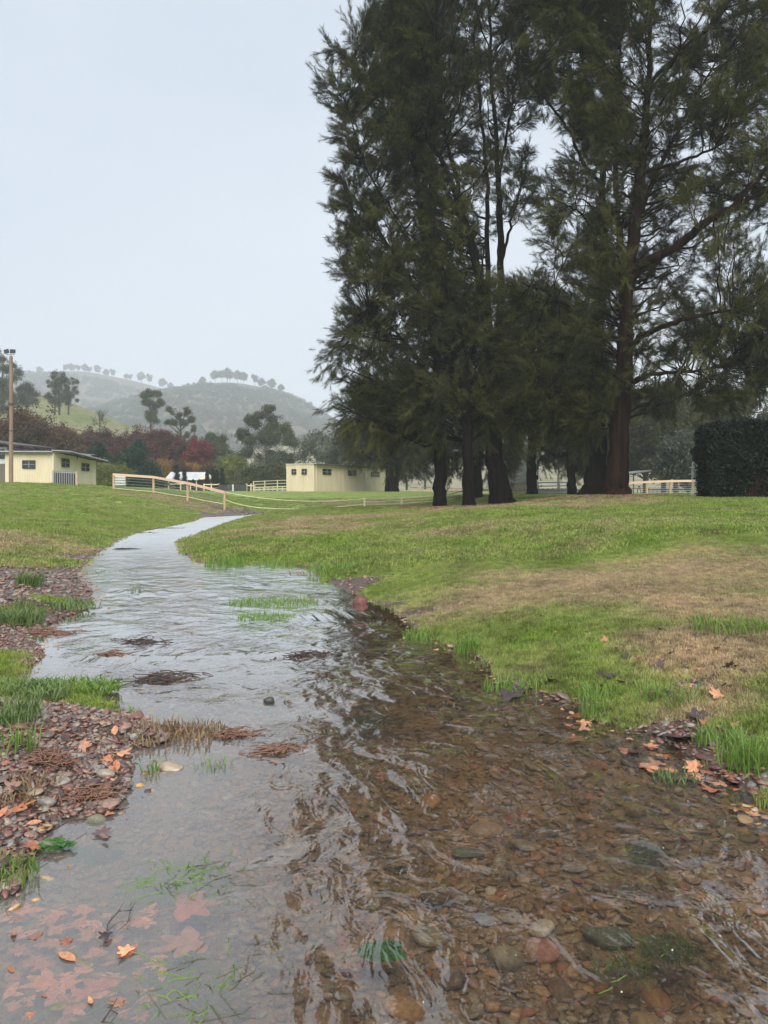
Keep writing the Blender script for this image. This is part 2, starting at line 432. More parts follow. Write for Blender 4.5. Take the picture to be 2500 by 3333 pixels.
# far ground, slightly below the near sheet where they overlap
def far_z(x, y): return np.where(y < 124, -1.2, 1.32)+.25*(fbm(x*.02, y*.02, 77)-.5)*(y > 124)
def farground():
    y = np.concatenate([[-60, -5.0], np.linspace(20, 118, 8), [121, 124.5], np.linspace(130, 300, 30), np.linspace(320, 2440, 30)])
    u = np.linspace(-1, 1, 90)
    X = u[None]*(160+.95*np.clip(y, 0, None))[:, None]; Y = np.repeat(y[:, None], 90, 1)
    Z = far_z(X, Y)
    # outside the near sheet the land simply goes on
    hwn = 4.2+.86*np.clip(Y, 0, 125); side = (np.abs(X) > hwn*1.0) & (Y < 124)
    Z = np.where(side, 1.3, Z)
    m, n, l, b = new_mat('far_paddock')
    a = noise_node(n, l, .03, 6, .6); c = ramp(n, l, a.outputs['Fac'], [(.35, (.2,.26,.1)), (.6, (.3,.33,.16)), (.75, (.3,.26,.17))])
    l.new(c.outputs[0], b.inputs['Base Color']); b.inputs['Roughness'].default_value = .9
    me = mesh_np('paddock', np.stack([X, Y, Z], -1), grid_faces(*X.shape), m, True)
    link('paddock', me, kind='structure')
farground()

# ================================================================== WATER
CL = np.array([(G(930,1670)), G(810,1682), G(660,1700), G(560,1735), G(440,1790), G(450,1850), G(620,1920), (-1.3,9.0), (-1.25,7.0), (-.7,5.2), (-.1,3.8), (.2,2.4), (.3,1.0), (.3,-5)])
def flow_uv(x, y):
    best = np.full(x.shape, 1e9); U = np.zeros(x.shape); V = np.zeros(x.shape); acc = 0
    seg = []
    for i in range(len(CL)-1):
        a = CL[i]; e = CL[i+1]-a; L = np.hypot(*e); seg.append((a, e, L, acc)); acc += L
    # smooth blend of the neighbouring segments
    wsum = 0
    for a, e, L, ac in seg:
        wx = x-a[0]; wy = y-a[1]; t = np.clip((wx*e[0]+wy*e[1])/L**2, 0, 1)
        dd = (wx-t*e[0])**2+(wy-t*e[1])**2+.15
        w = 1/dd**2.0
        U += w*(ac+t*L*1.0+0*x); V += w*((wx*e[1]-wy*e[0])/L); wsum = wsum+w
    return U/wsum, V/wsum
def water():
    y = np.concatenate([np.arange(-4.5, 1.5, .2), spacing(1.5, 52, .0125, 1.0075)])
    u = np.linspace(-1, 1, 420)
    cx = np.interp(y, [-5, 2, 5, 9, 14, 18, 25, 36, 52], [0, 0, 0, -1.0, -2.8, -3.6, -6.2, -7.5, -7.5])
    hh = np.interp(y, [-5, 2, 5, 9, 14, 18, 25, 36, 52], [3.6, 3.2, 3.2, 4.2, 5.0, 5, 4, 5, 5])
    X = cx[:, None]+u[None]*hh[:, None]; Y = np.repeat(y[:, None], 420, 1)
    sd = poly_sd(X, Y, POLY)
    U, V = flow_uv(X, Y)
    # rough, broken water down the middle and right; quiet backwater at the lower left
    rough = sstep(-1.25, .15, X+.35*(fbm(X, Y, 2)-.5)+.02*Y)*sstep(15, 5, Y)*.9+.12
    rough = np.maximum(rough, .8*sstep(4.2, 6.5, Y))
    quiet = sstep(-.25, -.9, X+.25*(Y-3))*sstep(5.2, 4.2, Y)
    rough = rough*(1-.93*quiet)*sstep(.0, -.35, sd+.05)
    rough = np.maximum(rough, .02)
    z = (fbm(U*2.6+2.2*fbm(V*2, U*2, 8), V*4.0+1.5*fbm(U*1.5, V*1.5, 6), 12, 4)-.5)*.026*rough
    z += (np.abs(fbm(U*4.2+2*fbm(U*2,V*2,4), V*6, 15, 3)-.5))*.010*rough
    z += (fbm(X*1.3, Y*1.3, 25, 3)-.5)*.014*rough
    z += .0015
    keep = sd < .55
    m = bpy.data.materials.new('creek_water'); m.use_nodes = True
    n = m.node_tree.nodes; l = m.node_tree.links; n.clear()
    out = n.new('ShaderNodeOutputMaterial')
    def A(name):
        a = n.new('ShaderNodeAttribute'); a.attribute_name = name; return a.outputs['Fac']
    cb = n.new('ShaderNodeCombineXYZ'); l.new(A('fu'), cb.inputs[0]); l.new(A('fv'), cb.inputs[1])
    def nz(sx, sy, scale, detail, dist=0):
        mm = n.new('ShaderNodeMapping'); mm.inputs['Scale'].default_value = (sx, sy, 1); l.new(cb.outputs[0], mm.inputs['Vector'])
        return noise_node(n, l, scale, detail, .55, mm.outputs[0], dist=dist).outputs['Fac']
    b1 = nz(1.0, 1.25, 4.6, 3, 1.0); b2 = nz(1.2, 1.0, 24, 2, .6); b3 = nz(.9, 1.3, 1.8, 2, .7)
    geo = n.new('ShaderNodeNewGeometry')
    patch = ramp(n, l, noise_node(n, l, 1.1, 3, .5, geo.outputs['Position'], dist=.6).outputs['Fac'], [(.38, (.26,.26,.26)), (.60, (1.15,1.15,1.15))]).outputs[0]
    bn = []
    prev = None
    for src, st, ds in ((b3, 1.0, .085), (b1, .95, .034), (b2, 1.0, .0034)):
        x = n.new('ShaderNodeBump'); x.inputs['Distance'].default_value = ds
        l.new(src, x.inputs['Height'])
        l.new(math_(n, l, 'MULTIPLY', math_(n, l, 'MULTIPLY', A('rough'), patch), st, True), x.inputs['Strength'])
        if prev: l.new(prev, x.inputs['Normal'])
        prev = x.outputs[0]
    gl = n.new('ShaderNodeBsdfGlossy'); l.new(A('chop'), gl.inputs['Roughness']); l.new(prev, gl.inputs['Normal'])
    gl.inputs['Color'].default_value = (1, 1, 1, 1)
    fr = n.new('ShaderNodeFresnel'); fr.inputs['IOR'].default_value = 1.85; l.new(prev, fr.inputs['Normal'])
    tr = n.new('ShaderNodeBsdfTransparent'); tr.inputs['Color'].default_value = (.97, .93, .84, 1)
    df = n.new('ShaderNodeBsdfDiffuse'); df.inputs['Color'].default_value = (.36, .34, .32, 1)   # a little silt, and the sky's milky sheen painted on the left water
    ms = n.new('ShaderNodeMixShader'); l.new(A('silt_sheen'), ms.inputs[0])
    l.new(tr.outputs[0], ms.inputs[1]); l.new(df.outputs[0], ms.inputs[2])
    m2 = n.new('ShaderNodeMixShader'); l.new(math_(n, l, 'ADD', math_(n, l, 'POWER', fr.outputs[0], .92), A('wavelet'), True), m2.inputs[0])
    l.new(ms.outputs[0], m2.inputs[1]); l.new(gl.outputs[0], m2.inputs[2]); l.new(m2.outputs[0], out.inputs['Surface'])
    F = grid_faces(*X.shape); kf = keep.ravel()[F].any(1); F = F[kf]
    used = np.zeros(X.size, bool); used[F.ravel()] = True; remap = np.cumsum(used)-1
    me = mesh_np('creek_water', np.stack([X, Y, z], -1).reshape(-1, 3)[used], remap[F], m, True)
    fattr(me, 'fu', U.ravel()[used].astype(np.float32)); fattr(me, 'fv', V.ravel()[used].astype(np.float32))
    fattr(me, 'wavelet', (.34*sstep(3.6, 9, Y)*(1-.45*sstep(-.5, 1.2, X+.12*(Y-5)))).ravel()[used].astype(np.float32))
    fattr(me, 'silt_sheen', (.04+.11*quiet+.08*sstep(.3, -1.2, X)*sstep(9, 4, Y)).ravel()[used].astype(np.float32))  # base is silt; the added left-hand part paints in pale sky reflection
    fattr(me, 'chop', (.02+.22*sstep(8, 26, Y)+.05*sstep(4.5, 9, Y)).ravel()[used].astype(np.float32))
    fattr(me, 'rough', rough.ravel()[used].astype(np.float32))
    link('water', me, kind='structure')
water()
# ================================================================== HILLS
def hill(name, crest, Yc, depth, back, mat, rows=50, cols=220, foot_z=1.3, rough=9, power=1.0, seed=0, attrs=None):
    cw = np.array([tuple(W(px, py, Yc)) for px, py in crest])
    xs = np.linspace(cw[0, 0], cw[-1, 0], cols); zs = np.interp(xs, cw[:, 0], cw[:, 2])
    k = np.hanning(7); k /= k.sum(); zs = np.convolve(np.pad(zs, 3, 'edge'), k, 'valid')
    t = np.concatenate([np.linspace(0, 1, rows), 1+np.linspace(.06, 1, 10)])
    X = np.repeat(xs[None], len(t), 0); T = t[:, None]+0*X
    Y = Yc-depth*(1-np.clip(T, 0, 1))+np.clip(T-1, 0, 1)*back
    prof = np.sin(np.clip(T, 0, 1)*np.pi/2)**power
    prof = np.where(T > 1, 1-sstep(0, 1, T-1), prof)
    # the crest is the skyline: the slope never rises above the line of sight to it
    Z = np.where(T <= 1, EYE+(zs[None]-EYE)*(Y/Yc)*prof-(1-np.clip(T, 0, 1))**2*(EYE-foot_z+1.5), EYE+(zs[None]-EYE)*prof)
    Z = Z+(fbm(X/40, Y/40, seed, 4)-.5)*rough*2*np.clip(1-np.abs(T-1)*0, 0, 1)*sstep(0, .2, T)*sstep(.95, .6, T)
    me = mesh_np(name, np.stack([X, Y, Z], -1), grid_faces(*X.shape), mat, True)
    link(name, me, kind='structure')
    def at(x, s):           # a point on the front slope: world x, s = 0 foot .. 1 crest
        i = np.interp(x, xs, np.arange(cols)); j = np.asarray(s)*(rows-1)
        i0 = np.clip(i.astype(int), 0, cols-2); j0 = np.clip(j.astype(int), 0, rows-2); a = i-i0; b = j-j0
        g = lambda Q: (Q[j0, i0]*(1-a)+Q[j0, i0+1]*a)*(1-b)+(Q[j0+1, i0]*(1-a)+Q[j0+1, i0+1]*a)*b
        return np.stack([np.asarray(x)+0*s, g(Y), g(Z)], -1)
    return at, xs
def hillmat(name, c1, c2, c3, scale):
    m, n, l, b = new_mat(name)
    a = noise_node(n, l, scale, 6, .65); a2 = noise_node(n, l, scale*6, 5, .7)
    c = ramp(n, l, a.outputs['Fac'], [(.35, c1), (.5, c2), (.66, c3)])
    c2_ = ramp(n, l, a2.outputs['Fac'], [(.3, (.55,.55,.55)), (.7, (1.15,1.15,1.1))])
    l.new(mixc(n, l, 1.0, c.outputs[0], c2_.outputs[0], 'MULTIPLY'), b.inputs['Base Color']); b.inputs['Roughness'].default_value = .95
    b.inputs['Specular IOR Level'].default_value = .1
    bump(n, l, a2.outputs['Fac'], b, .5, 1.0)
    return m
M_FAR = hillmat('far_slope', (.07,.08,.045), (.10,.095,.06), (.09,.075,.06), .008)
M_NEAR = hillmat('near_slope', (.13,.15,.06), (.18,.185,.085), (.16,.14,.09), .05)
left_ridge, lx = hill('hill_range', [(-2200,1260),(-900,1200),(-300,1235),(0,1228),(60,1222),(110,1228),(200,1208),(270,1208),(350,1222),(430,1238),(520,1262),(620,1290),(800,1330),(1200,1400)], 1450, 760, 300, M_FAR, seed=3)
mid_hill, mx_ = hill('round_hill', [(150,1420),(300,1380),(420,1330),(520,1285),(600,1268),(650,1254),(690,1246),(740,1244),(790,1248),(860,1262),(930,1282),(1000,1312),(1045,1334),(1090,1362),(1180,1408),(1300,1440),(1500,1470),(1700,1490),(1900,1480),(2200,1500),(2700,1480),(3400,1440)], 1120, 600, 260, M_FAR, seed=5, power=.85)
near_hill, nx_ = hill('green_hill', [(-1800,1240),(-900,1210),(-300,1262),(0,1278),(70,1280),(130,1286),(200,1302),(270,1326),(350,1358),(430,1388),(490,1408),(560,1440),(700,1500)], 270, 110, 100, M_NEAR, rough=1.4, seed=8, power=.8)
low_rise, rx_ = hill('pale_rise', [(700,1560),(850,1470),(930,1432),(1050,1428),(1200,1436),(1500,1450),(1700,1440),(1900,1452),(2300,1470),(3200,1500)], 600, 330, 120, hillmat('pale_paddock', (.2,.2,.11), (.25,.23,.15), (.2,.165,.12), .02), rough=1.5, seed=12, power=.8)

# ================================================================== HAZE
def haze():
    b = MB().box(-2620, 2620, -90, 2550, -3.2, 275)
    m = bpy.data.materials.new('mist_air'); m.use_nodes = True
    n = m.node_tree.nodes; n.clear()
    o = n.new('ShaderNodeOutputMaterial'); v = n.new('ShaderNodeVolumePrincipled')
    v.inputs['Density'].default_value = .0006; v.inputs['Color'].default_value = (.86,.90,.95,1)
    v.inputs['Anisotropy'].default_value = .0
    m.node_tree.links.new(v.outputs[0], o.inputs['Volume'])
    b.build('haze', m, kind='stuff')
haze()

# ================================================================== BUILDINGS
M_CREAM = simple('cream_steel_sheet', (.62,.52,.33), (.72,.62,.44), 1.5, .5, .06, .01, (1,1,.25))
M_CREAM2 = simple('paler_cream_board', (.60,.53,.37), (.7,.63,.46), 1.0, .6, .05, .01, (1,1,.25))
M_ZINC = simple('galvanised_roof', (.33,.34,.35), (.5,.51,.53), .8, .4, .05, .01)
M_DARKTRIM = simple('dark_weathered_trim', (.035,.032,.03), (.09,.085,.08), 6, .7)
M_WIN = simple('window_frame_bronze', (.04,.038,.035), (.06,.055,.05), 8, .4)
M_GLASS, _n, _l, _b = new_mat('dim_window_glass')
_b.inputs['Base Color'].default_value = (.03,.036,.045,1); _b.inputs['Roughness'].default_value = .08; _b.inputs['Specular IOR Level'].default_value = .7
M_MULL = simple('pale_mullion', (.25,.25,.25), (.38,.38,.38), 8, .4)
M_WHITE = simple('white_weatherboard', (.6,.62,.64), (.74,.75,.76), 2, .6)
M_BRICK = simple('grey_brick', (.13,.115,.09), (.22,.2,.165), 9, .85, .3, .02)
M_POST = simple('warm_treated_pine', (.42,.27,.15), (.6,.42,.25), 14, .7, .15, .005, (1,1,.2))
M_RAIL = simple('peach_pine_rail', (.62,.42,.27), (.78,.57,.4), 14, .65, .15, .005)
M_WIRE = simple('dull_wire', (.3,.3,.3), (.45,.45,.46), 20, .35, 0, metal=.7)
M_CREAMSTEEL = simple('cream_painted_steel', (.6,.53,.34), (.72,.65,.45), 5, .5, .1)
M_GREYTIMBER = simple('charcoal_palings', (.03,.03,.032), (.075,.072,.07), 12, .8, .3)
M_STEEL = simple('galvanised_pipe', (.28,.29,.3), (.45,.46,.47), 12, .4, .1, metal=.5)
M_POLE = simple('rusty_timber_pole', (.16,.105,.075), (.28,.2,.15), 3, .7, .3, .01, (1,1,.15))

def corrugated(a, b, z0a, z1a, z0b, z1b, out, pitch=.19, amp=.012):
    """ribbed sheet wall from a to b (xy), with sloping top and bottom; out = outward normal"""
    a = Vector(a); b = Vector(b); L = (b-a).length; k = max(2, int(L/pitch)); P = []; nrm = Vector((out[0], out[1]))
    for i in range(k+1):
        for (f, o) in ((0, 0), (.3, amp), (.5, amp), (.8, 0)):
            t = (i+f)/k
            if t > 1: break
            p = a.lerp(b, t)+nrm*o; P.append((p, t))
    M = MB(); V = []
    for p, t in P: V += [(p.x, p.y, z0a+(z0b-z0a)*t), (p.x, p.y, z1a+(z1b-z1a)*t)]
    M.add(V, [(2*i, 2*i+2, 2*i+3, 2*i+1) for i in range(len(P)-1)])
    return M
def window(root, a, b, zc, h, out, cols=2, rows=2):
    """framed window on the wall line a->b (xy ends of the window)"""
    a = Vector(a); b = Vector(b); o = Vector(out); pz = lambda t, z, d: Vector((*(a.lerp(b, t)+o*d), z))
    fr = MB(); w = .07
    for z in (zc-h/2, zc+h/2): fr.beam(pz(-.02, z, .05), pz(1.02, z, .05), .07, w)
    for t in (0, 1): fr.beam(pz(t, zc-h/2, .05), pz(t, zc+h/2, .05), .07, w)
    f = fr.build('window', M_WIN, root, kind=None)
    mu = MB()
    for i in range(1, cols): mu.beam(pz(i/cols, zc-h/2+.03, .055), pz(i/cols, zc+h/2-.03, .055), .03, .035)
    for j in range(1, rows): mu.beam(pz(.02, zc-h/2+h*j/rows, .053), pz(.98, zc-h/2+h*j/rows, .053), .028, .035)
    mu.build('glazing_bar', M_MULL, f)
    for i in range(cols):
        for j in range(rows):
            g = MB(); t0, t1 = i/cols+.03, (i+1)/cols-.03; z0 = zc-h/2+h*j/rows+.02; z1 = zc-h/2+h*(j+1)/rows-.02
            g.add([pz(t0, z0, .034), pz(t1, z0, .034), pz(t1, z1, .034), pz(t0, z1, .034), pz(t0, z0, .03), pz(t1, z0, .03), pz(t1, z1, .03), pz(t0, z1, .03)],
                  [(0,1,2,3), (4,7,6,5), (0,4,5,1), (1,5,6,2), (2,6,7,3), (3,7,4,0)])
            g.build('pane', M_GLASS, f)
def rz(o, base):  # shift a part's mesh so its parent can stand at base
    o.location = (-base[0], -base[1], -base[2])
def settle(root):
    """children were written in world metres; the root stands at the thing's base"""
    b = root.location.copy()
    for c in root.children: c.location = c.location-b
# --- cream shed with the open eave, left
def left_shed():
    x0, x1, y0, y1 = -29.6, -25.8, 60.0, 68.8
    rt = empty('cream_shed', (-27.7, 64, 2.1), 'cream corrugated shed with open raised eave, behind the light pole', 'shed')
    zt = 4.58
    corrugated((x0, y0), (x1, y0), 2.2-.1, zt, 2.2-.1, zt, (0, -1)).build('front_wall', M_CREAM, rt)
    corrugated((x1, y0), (x1, y1), 2.1, zt, 1.7, 4.22, (1, 0), .25, .006).build('side_wall', M_CREAM2, rt)
    corrugated((x1, y1), (x0, y1), 1.7, 4.2, 1.9, 4.2, (0, 1)).build('back_wall', M_CREAM, rt)
    corrugated((x0, y1), (x0, y0), 1.9, 4.2, 2.1, zt, (-1, 0)).build('end_wall', M_CREAM, rt)
    # main roof sheet, slightly domed ridge
    r = MB()
    r.add([(x0-.35, y0-.3, 4.66), (x1+.02, y0-.3, 4.62), (x1-.5, y1+.2, 4.78), (x0-.35, y1+.2, 4.9), (x0-.35, y0-.3, 4.58), (x1+.02, y0-.3, 4.54), (x1-.5, y1+.2, 4.7), (x0-.35, y1+.2, 4.82)],
          [(0,1,2,3), (7,6,5,4), (0,4,5,1), (1,5,6,2), (2,6,7,3), (3,7,4,0)])
    rf = r.build('roof', M_ZINC, rt)
    MB().beam((x0-.35, y0-.31, 4.55), (x1+.02, y0-.31, 4.53), .05, .10).build('fascia', M_DARKTRIM, rf)
    for k in range(16):
        xx = x0-.25+k*(x1-x0+.2)/15.0
        MB().beam((xx, y0-.28, 4.665), (xx+(0 if k < 1 else -.03*k/15*1.0), y1, 4.80+.09*(1-k/15)), .04, .03).build('roof_rib', M_ZINC, rf)
    # raised side eave: a sloping awning with dark purlins under it
    e = MB()
    a0, a1, b0, b1 = (x1-.1, y0-.2, 4.70), (x1+.95, y0+1.0, 4.66), (x1-.1, y1+.3, 4.33), (x1+1.0, y1+.3, 4.22)
    up = lambda p, d: (p[0], p[1], p[2]+d)
    e.add([a0, a1, b1, b0, up(a0, .07), up(a1, .07), up(b1, .07), up(b0, .07)], [(0,3,2,1), (4,5,6,7), (0,1,5,4), (1,2,6,5), (2,3,7,6), (3,0,4,7)])
    ev = e.build('eave_sheet', M_ZINC, rt)
    for k in range(5):
        t = k/4; p = Vector(a0).lerp(Vector(b0), t); q = Vector(a1).lerp(Vector(b1), t)
        MB().beam(p-Vector((0,0,.08)), q-Vector((0,0,.08)), .07, .12).build('purlin', M_DARKTRIM, ev)
    MB().beam(Vector(a1)-Vector((0,0,.06)), Vector(b1)-Vector((0,0,.06)), .06, .1).build('fascia', M_DARKTRIM, ev)
    MB().beam((x1+.25, 64.0, 4.2), (x1+.25, 64.0, 4.5), .06, .06, (0,1,0)).build('prop', M_DARKTRIM, ev)
    window(rt, (-28.2, y0), (-27.25, y0), 3.62, .58, (0, -1))
    window(rt, (x1, 61.45), (x1, 62.8), 3.82, .62, (1, 0))
    window(rt, (x1, 65.5), (x1, 67.05), 3.6, .6, (1, 0))
    MB().beam((x1-.03, y0-.03, 2.1), (x1-.03, y0-.03, 4.5), .1, .1, (0,1,0)).build('corner_flashing', M_CREAM, rt)
    settle(rt)
left_shed()
def yard_panel():
    rt = empty('steel_yard_panel', (-25.0, 61.2, 2.0), 'grey steel panel of upright slats standing against the cream shed wall', 'fence panel')
    P = [W(173, 1532, 58.8), W(247, 1536, 58.8)]; Q = [W(173, 1574, 58.8), W(247, 1582, 58.8)]
    for a, b in ((P[0], P[1]), (Q[0], Q[1])):
        MB().beam(a+Vector((0,0,-.08)), b+Vector((0,0,-.08)), .06, .09).build('rail', M_STEEL, rt)
    for k in range(11):
        t = k/10; a = P[0].lerp(P[1], t)+Vector((0,-.05,.04)); b = Q[0].lerp(Q[1], t)+Vector((0,-.05,-.12))
        MB().beam(b, a, .05, .03, (0,1,0)).build('slat', M_STEEL, rt)
    bk = MB(); o = Vector((0,.1,0))
    bk.add([Q[0]+o, Q[1]+o, P[1]+o, P[0]+o, Q[0]+o*1.4, Q[1]+o*1.4, P[1]+o*1.4, P[0]+o*1.4], [(0,1,2,3), (7,6,5,4), (0,3,7,4), (1,5,6,2), (3,2,6,7)])
    bk.build('backing_sheet', M_GREYTIMBER, rt)
    a = W(250, 1535, 58.7); b = W(250, 1584, 58.7)
    MB().beam(b-Vector((0,0,.1)), a, .12, .12, (0,1,0)).build('post', M_POST, rt)
    settle(rt)
yard_panel()
def side_house():
    rt = empty('white_building', (-33, 58, 2.2), 'white building with small dark windows and dark roof, left of the cream shed', 'building')
    Y = 61.5
    a = W(-260, 1455, Y); b = W(22, 1455, Y); g = W(22, 1510, Y); s = W(22, 1576, Y)
    MB().box(a.x, b.x, Y, Y+6, g.z, a.z).build('wall', M_WHITE, rt)
    MB().box(a.x, b.x+.03, Y-.08, Y+6.05, s.z-.3, g.z).build('brick_base', M_BRICK, rt)
    r = MB(); p = W(-260, 1410, Y-1); q = W(53, 1450, Y-1.2)
    r.add([(p.x, p.y, p.z), (q.x, q.y, q.z), (q.x, Y+6, q.z+.15), (p.x, Y+6, p.z+.15), (p.x, p.y, p.z+.12), (q.x, q.y, q.z+.08), (q.x, Y+6, q.z+.24), (p.x, Y+6, p.z+.27)],
          [(0,3,2,1), (4,5,6,7), (0,1,5,4), (1,2,6,5), (2,3,7,6), (3,0,4,7)])
    r.build('roof', M_DARKTRIM, rt)
    for px in (-14, 7): 
        c = W(px, 1478, Y); window(rt, (c.x-.18, Y), (c.x+.18, Y), c.z, .68, (0, -1), 1, 2)
    for k in range(6):
        z = a.z-.2-k*.22
        MB().box(a.x, b.x, Y-.02, Y-.002, z, z+.03).build('weatherboard', M_WHITE, rt)
    settle(rt)
side_house()
# --- floodlight pole
def pole():
    b = W(36, 1577, 57); t = W(36, 1160, 57)
    rt = empty('light_pole', tuple(b), 'tall rusty brown pole with two black floodlights on top, in front of the cream shed', 'light pole')
    tb = MB().tube([b-Vector((0,0,.3)), b+Vector((0,0,2)), b.lerp(t, .5), t], [.155, .15, .14, .12], 12)
    tb.build('pole', M_POLE, rt, smooth=True)
    for k, zz in enumerate((.42, .62, .63)):
        c = b.lerp(t, zz); MB().tube([c-Vector((0,0,.04)), c+Vector((0,0,.04))], [.16, .16], 12).build('band', M_DARKTRIM, rt)
    top = t+Vector((0,0,.05))
    MB().beam(top+Vector((-.33,-.1,.06)), top+Vector((.33,-.1,.06)), .05, .05).build('crossarm', M_STEEL, rt)
    MB().beam(t, top+Vector((0,-.05,.3)), .05, .05).build('bracket', M_STEEL, rt)
    for sx, tilt in ((-.22, .5), (.24, -.15)):
        c = top+Vector((sx, -.16, .28)); m = MB()
        V = []
        for (u, v, w) in ((-.2,-.1,-.15),(.2,-.1,-.15),(.2,-.1,.15),(-.2,-.1,.15),(-.12,.12,-.1),(.12,.12,-.1),(.12,.12,.1),(-.12,.12,.1)):
            ct, st = math.cos(tilt), math.sin(tilt); V.append((c.x+u*ct-w*st*.4, c.y+v, c.z+w+u*st*.5))
        m.add(V, [(0,1,2,3), (7,6,5,4), (0,4,5,1), (1,5,6,2), (2,6,7,3), (3,7,4,0)])
        f = m.build('floodlight', M_DARKTRIM, rt)
        g = MB().add([tuple(Vector(v)+Vector((0,-.006,0))) for v in V[:4]]+[tuple(Vector(v)) for v in V[:4]], [(0,1,2,3), (7,6,5,4), (0,4,5,1), (1,5,6,2)])
        g.build('lens', M_GLASS, f)
        MB().beam(c+Vector((0,.02,-.16)), top+Vector((sx*.9,-.1,.08)), .03, .03).build('yoke', M_STEEL, f)
    settle(rt)
pole()
# --- long cream shed in the middle
def long_shed():
    C = Vector((-6.75, 74.0)); E = Vector((.25, 90.0)); dr = (E-C).normalized(); dl = Vector((-dr.y, dr.x)); Lf = C+dl*3.07*1.0; B = E+dl*3.07
    nr = Vector((dr.y, -dr.x)); nf = -dr
    rt = empty('long_cream_shed', (C.x, C.y, 1.5), 'long low cream metal shed with five small windows and a thin dark roof edge', 'shed')
    corrugated(Lf, C, 1.3, 4.13, 1.3, 4.13, nf, .3, .014).build('end_wall', M_CREAM, rt)
    corrugated(C, E, 1.3, 4.13, 1.3, 4.17, nr, .3, .014).build('side_wall', M_CREAM, rt)
    corrugated(E, B, 1.3, 4.1, 1.3, 4.1, dr, .3, .014).build('far_wall', M_CREAM, rt)
    corrugated(B, Lf, 1.3, 4.1, 1.3, 4.1, dl, .3, .014).build('back_wall', M_CREAM, rt)
    q = [Lf+dl*.1+nf*.05, C+nr*.32+nf*.05, E+nr*.32+dr*.2, B+dl*.1+dr*.2]; z = [4.17, 4.17, 4.21, 4.2]
    r = MB(); r.add([(p.x, p.y, zz) for p, zz in zip(q, z)]+[(p.x, p.y, zz+.05) for p, zz in zip(q, z)], [(0,3,2,1), (4,5,6,7), (0,1,5,4), (1,2,6,5), (2,3,7,6), (3,0,4,7)])
    rf = r.build('roof', M_ZINC, rt)
    MB().beam((*q[1], 4.14), (*q[2], 4.18), .1, .13).build('gutter', M_DARKTRIM, rf)
    MB().beam((*(q[0]-dl*.1), 4.16), (*(q[1]-nr*.3), 4.16), .04, .05).build('barge', M_CREAM2, rf)
    p = C+nr*.1+dr*.25
    MB().tube([(p.x, p.y, 4.1), (p.x, p.y, 1.45)], .05, 8).build('downpipe', M_CREAM2, rt)
    for t0, t1 in ((.1,.2), (.42,.53), (.755,.88)):
        a = C+(E-C)*t0; b = C+(E-C)*t1; window(rt, a, b, 3.46, .5, nr)
    for px0, px1 in ((951,964), (984,999)):
        f0 = (px0-932)/90; f1 = (px1-932)/90
        a = Lf.lerp(C, f0); b = Lf.lerp(C, f1); window(rt, a, b, 3.43, .48, nf)
    for t in (.35, .66, .97):
        p = C+(E-C)*t+nr*.02; MB().beam((p.x, p.y, 1.4), (p.x, p.y, 4.1), .03, .03, (0,1,0)).build('sheet_joint', M_CREAM2, rt)
    settle(rt)
long_shed()
# --- white roofed pavilion
def pavilion():
    Y = 104; a = W(535, 1560, Y); b = W(645, 1560, Y); c = W(680, 1560, Y-1.5); r1 = W(555, 1536, Y+2); r2 = W(663, 1536, Y+1)
    rt = empty('garden_pavilion', (a.x+3, Y+1, 1.0), 'open pavilion with pale grey gabled roof and dark interior among the cypresses', 'pavilion')
    m = MB()
    z = a.z; y0 = Y; y1 = Y+4.5
    m.add([(a.x, y0, z), (b.x, y0, z), (r2.x, y0+2.2, r2.z), (r1.x, y0+2.2, r1.z), (a.x, y1, z), (c.x, y1-3, z)], [(0,1,2,3), (4,3,2,5), (0,3,4)])
    m.build('roof', M_ZINC, rt)
    g = MB().add([(b.x+.02, y0+.02, z), (c.x, y1-3, z), (r2.x+.02, y0+2.0, r2.z-.05)], [(0,1,2)]); g.build('gable', M_CREAM2, rt)
    for (p, q) in (((b.x, y0-.05, z), (r2.x, y0+2.15, r2.z)), ((r2.x, y0+2.15, r2.z), (c.x+.1, y1-3, z))):
        MB().beam(p, q, .12, .16).build('barge_board', M_WHITE, rt)
    MB().beam((a.x, y0-.06, z-.04), (b.x, y0-.06, z-.04), .12, .14).build('fascia', M_WHITE, rt)
    for (x, y) in ((a.x+.5, y0+.3), (b.x-.3, y0+.3), (c.x-.3, y1-3.2), (a.x+3, y0+.3)):
        MB().beam((x, y, 1.0), (x, y, z), .14, .14, (0,1,0)).build('post', M_CREAMSTEEL, rt)
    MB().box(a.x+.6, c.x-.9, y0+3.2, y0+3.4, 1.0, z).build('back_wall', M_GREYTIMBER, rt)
    settle(rt)
pavilion()

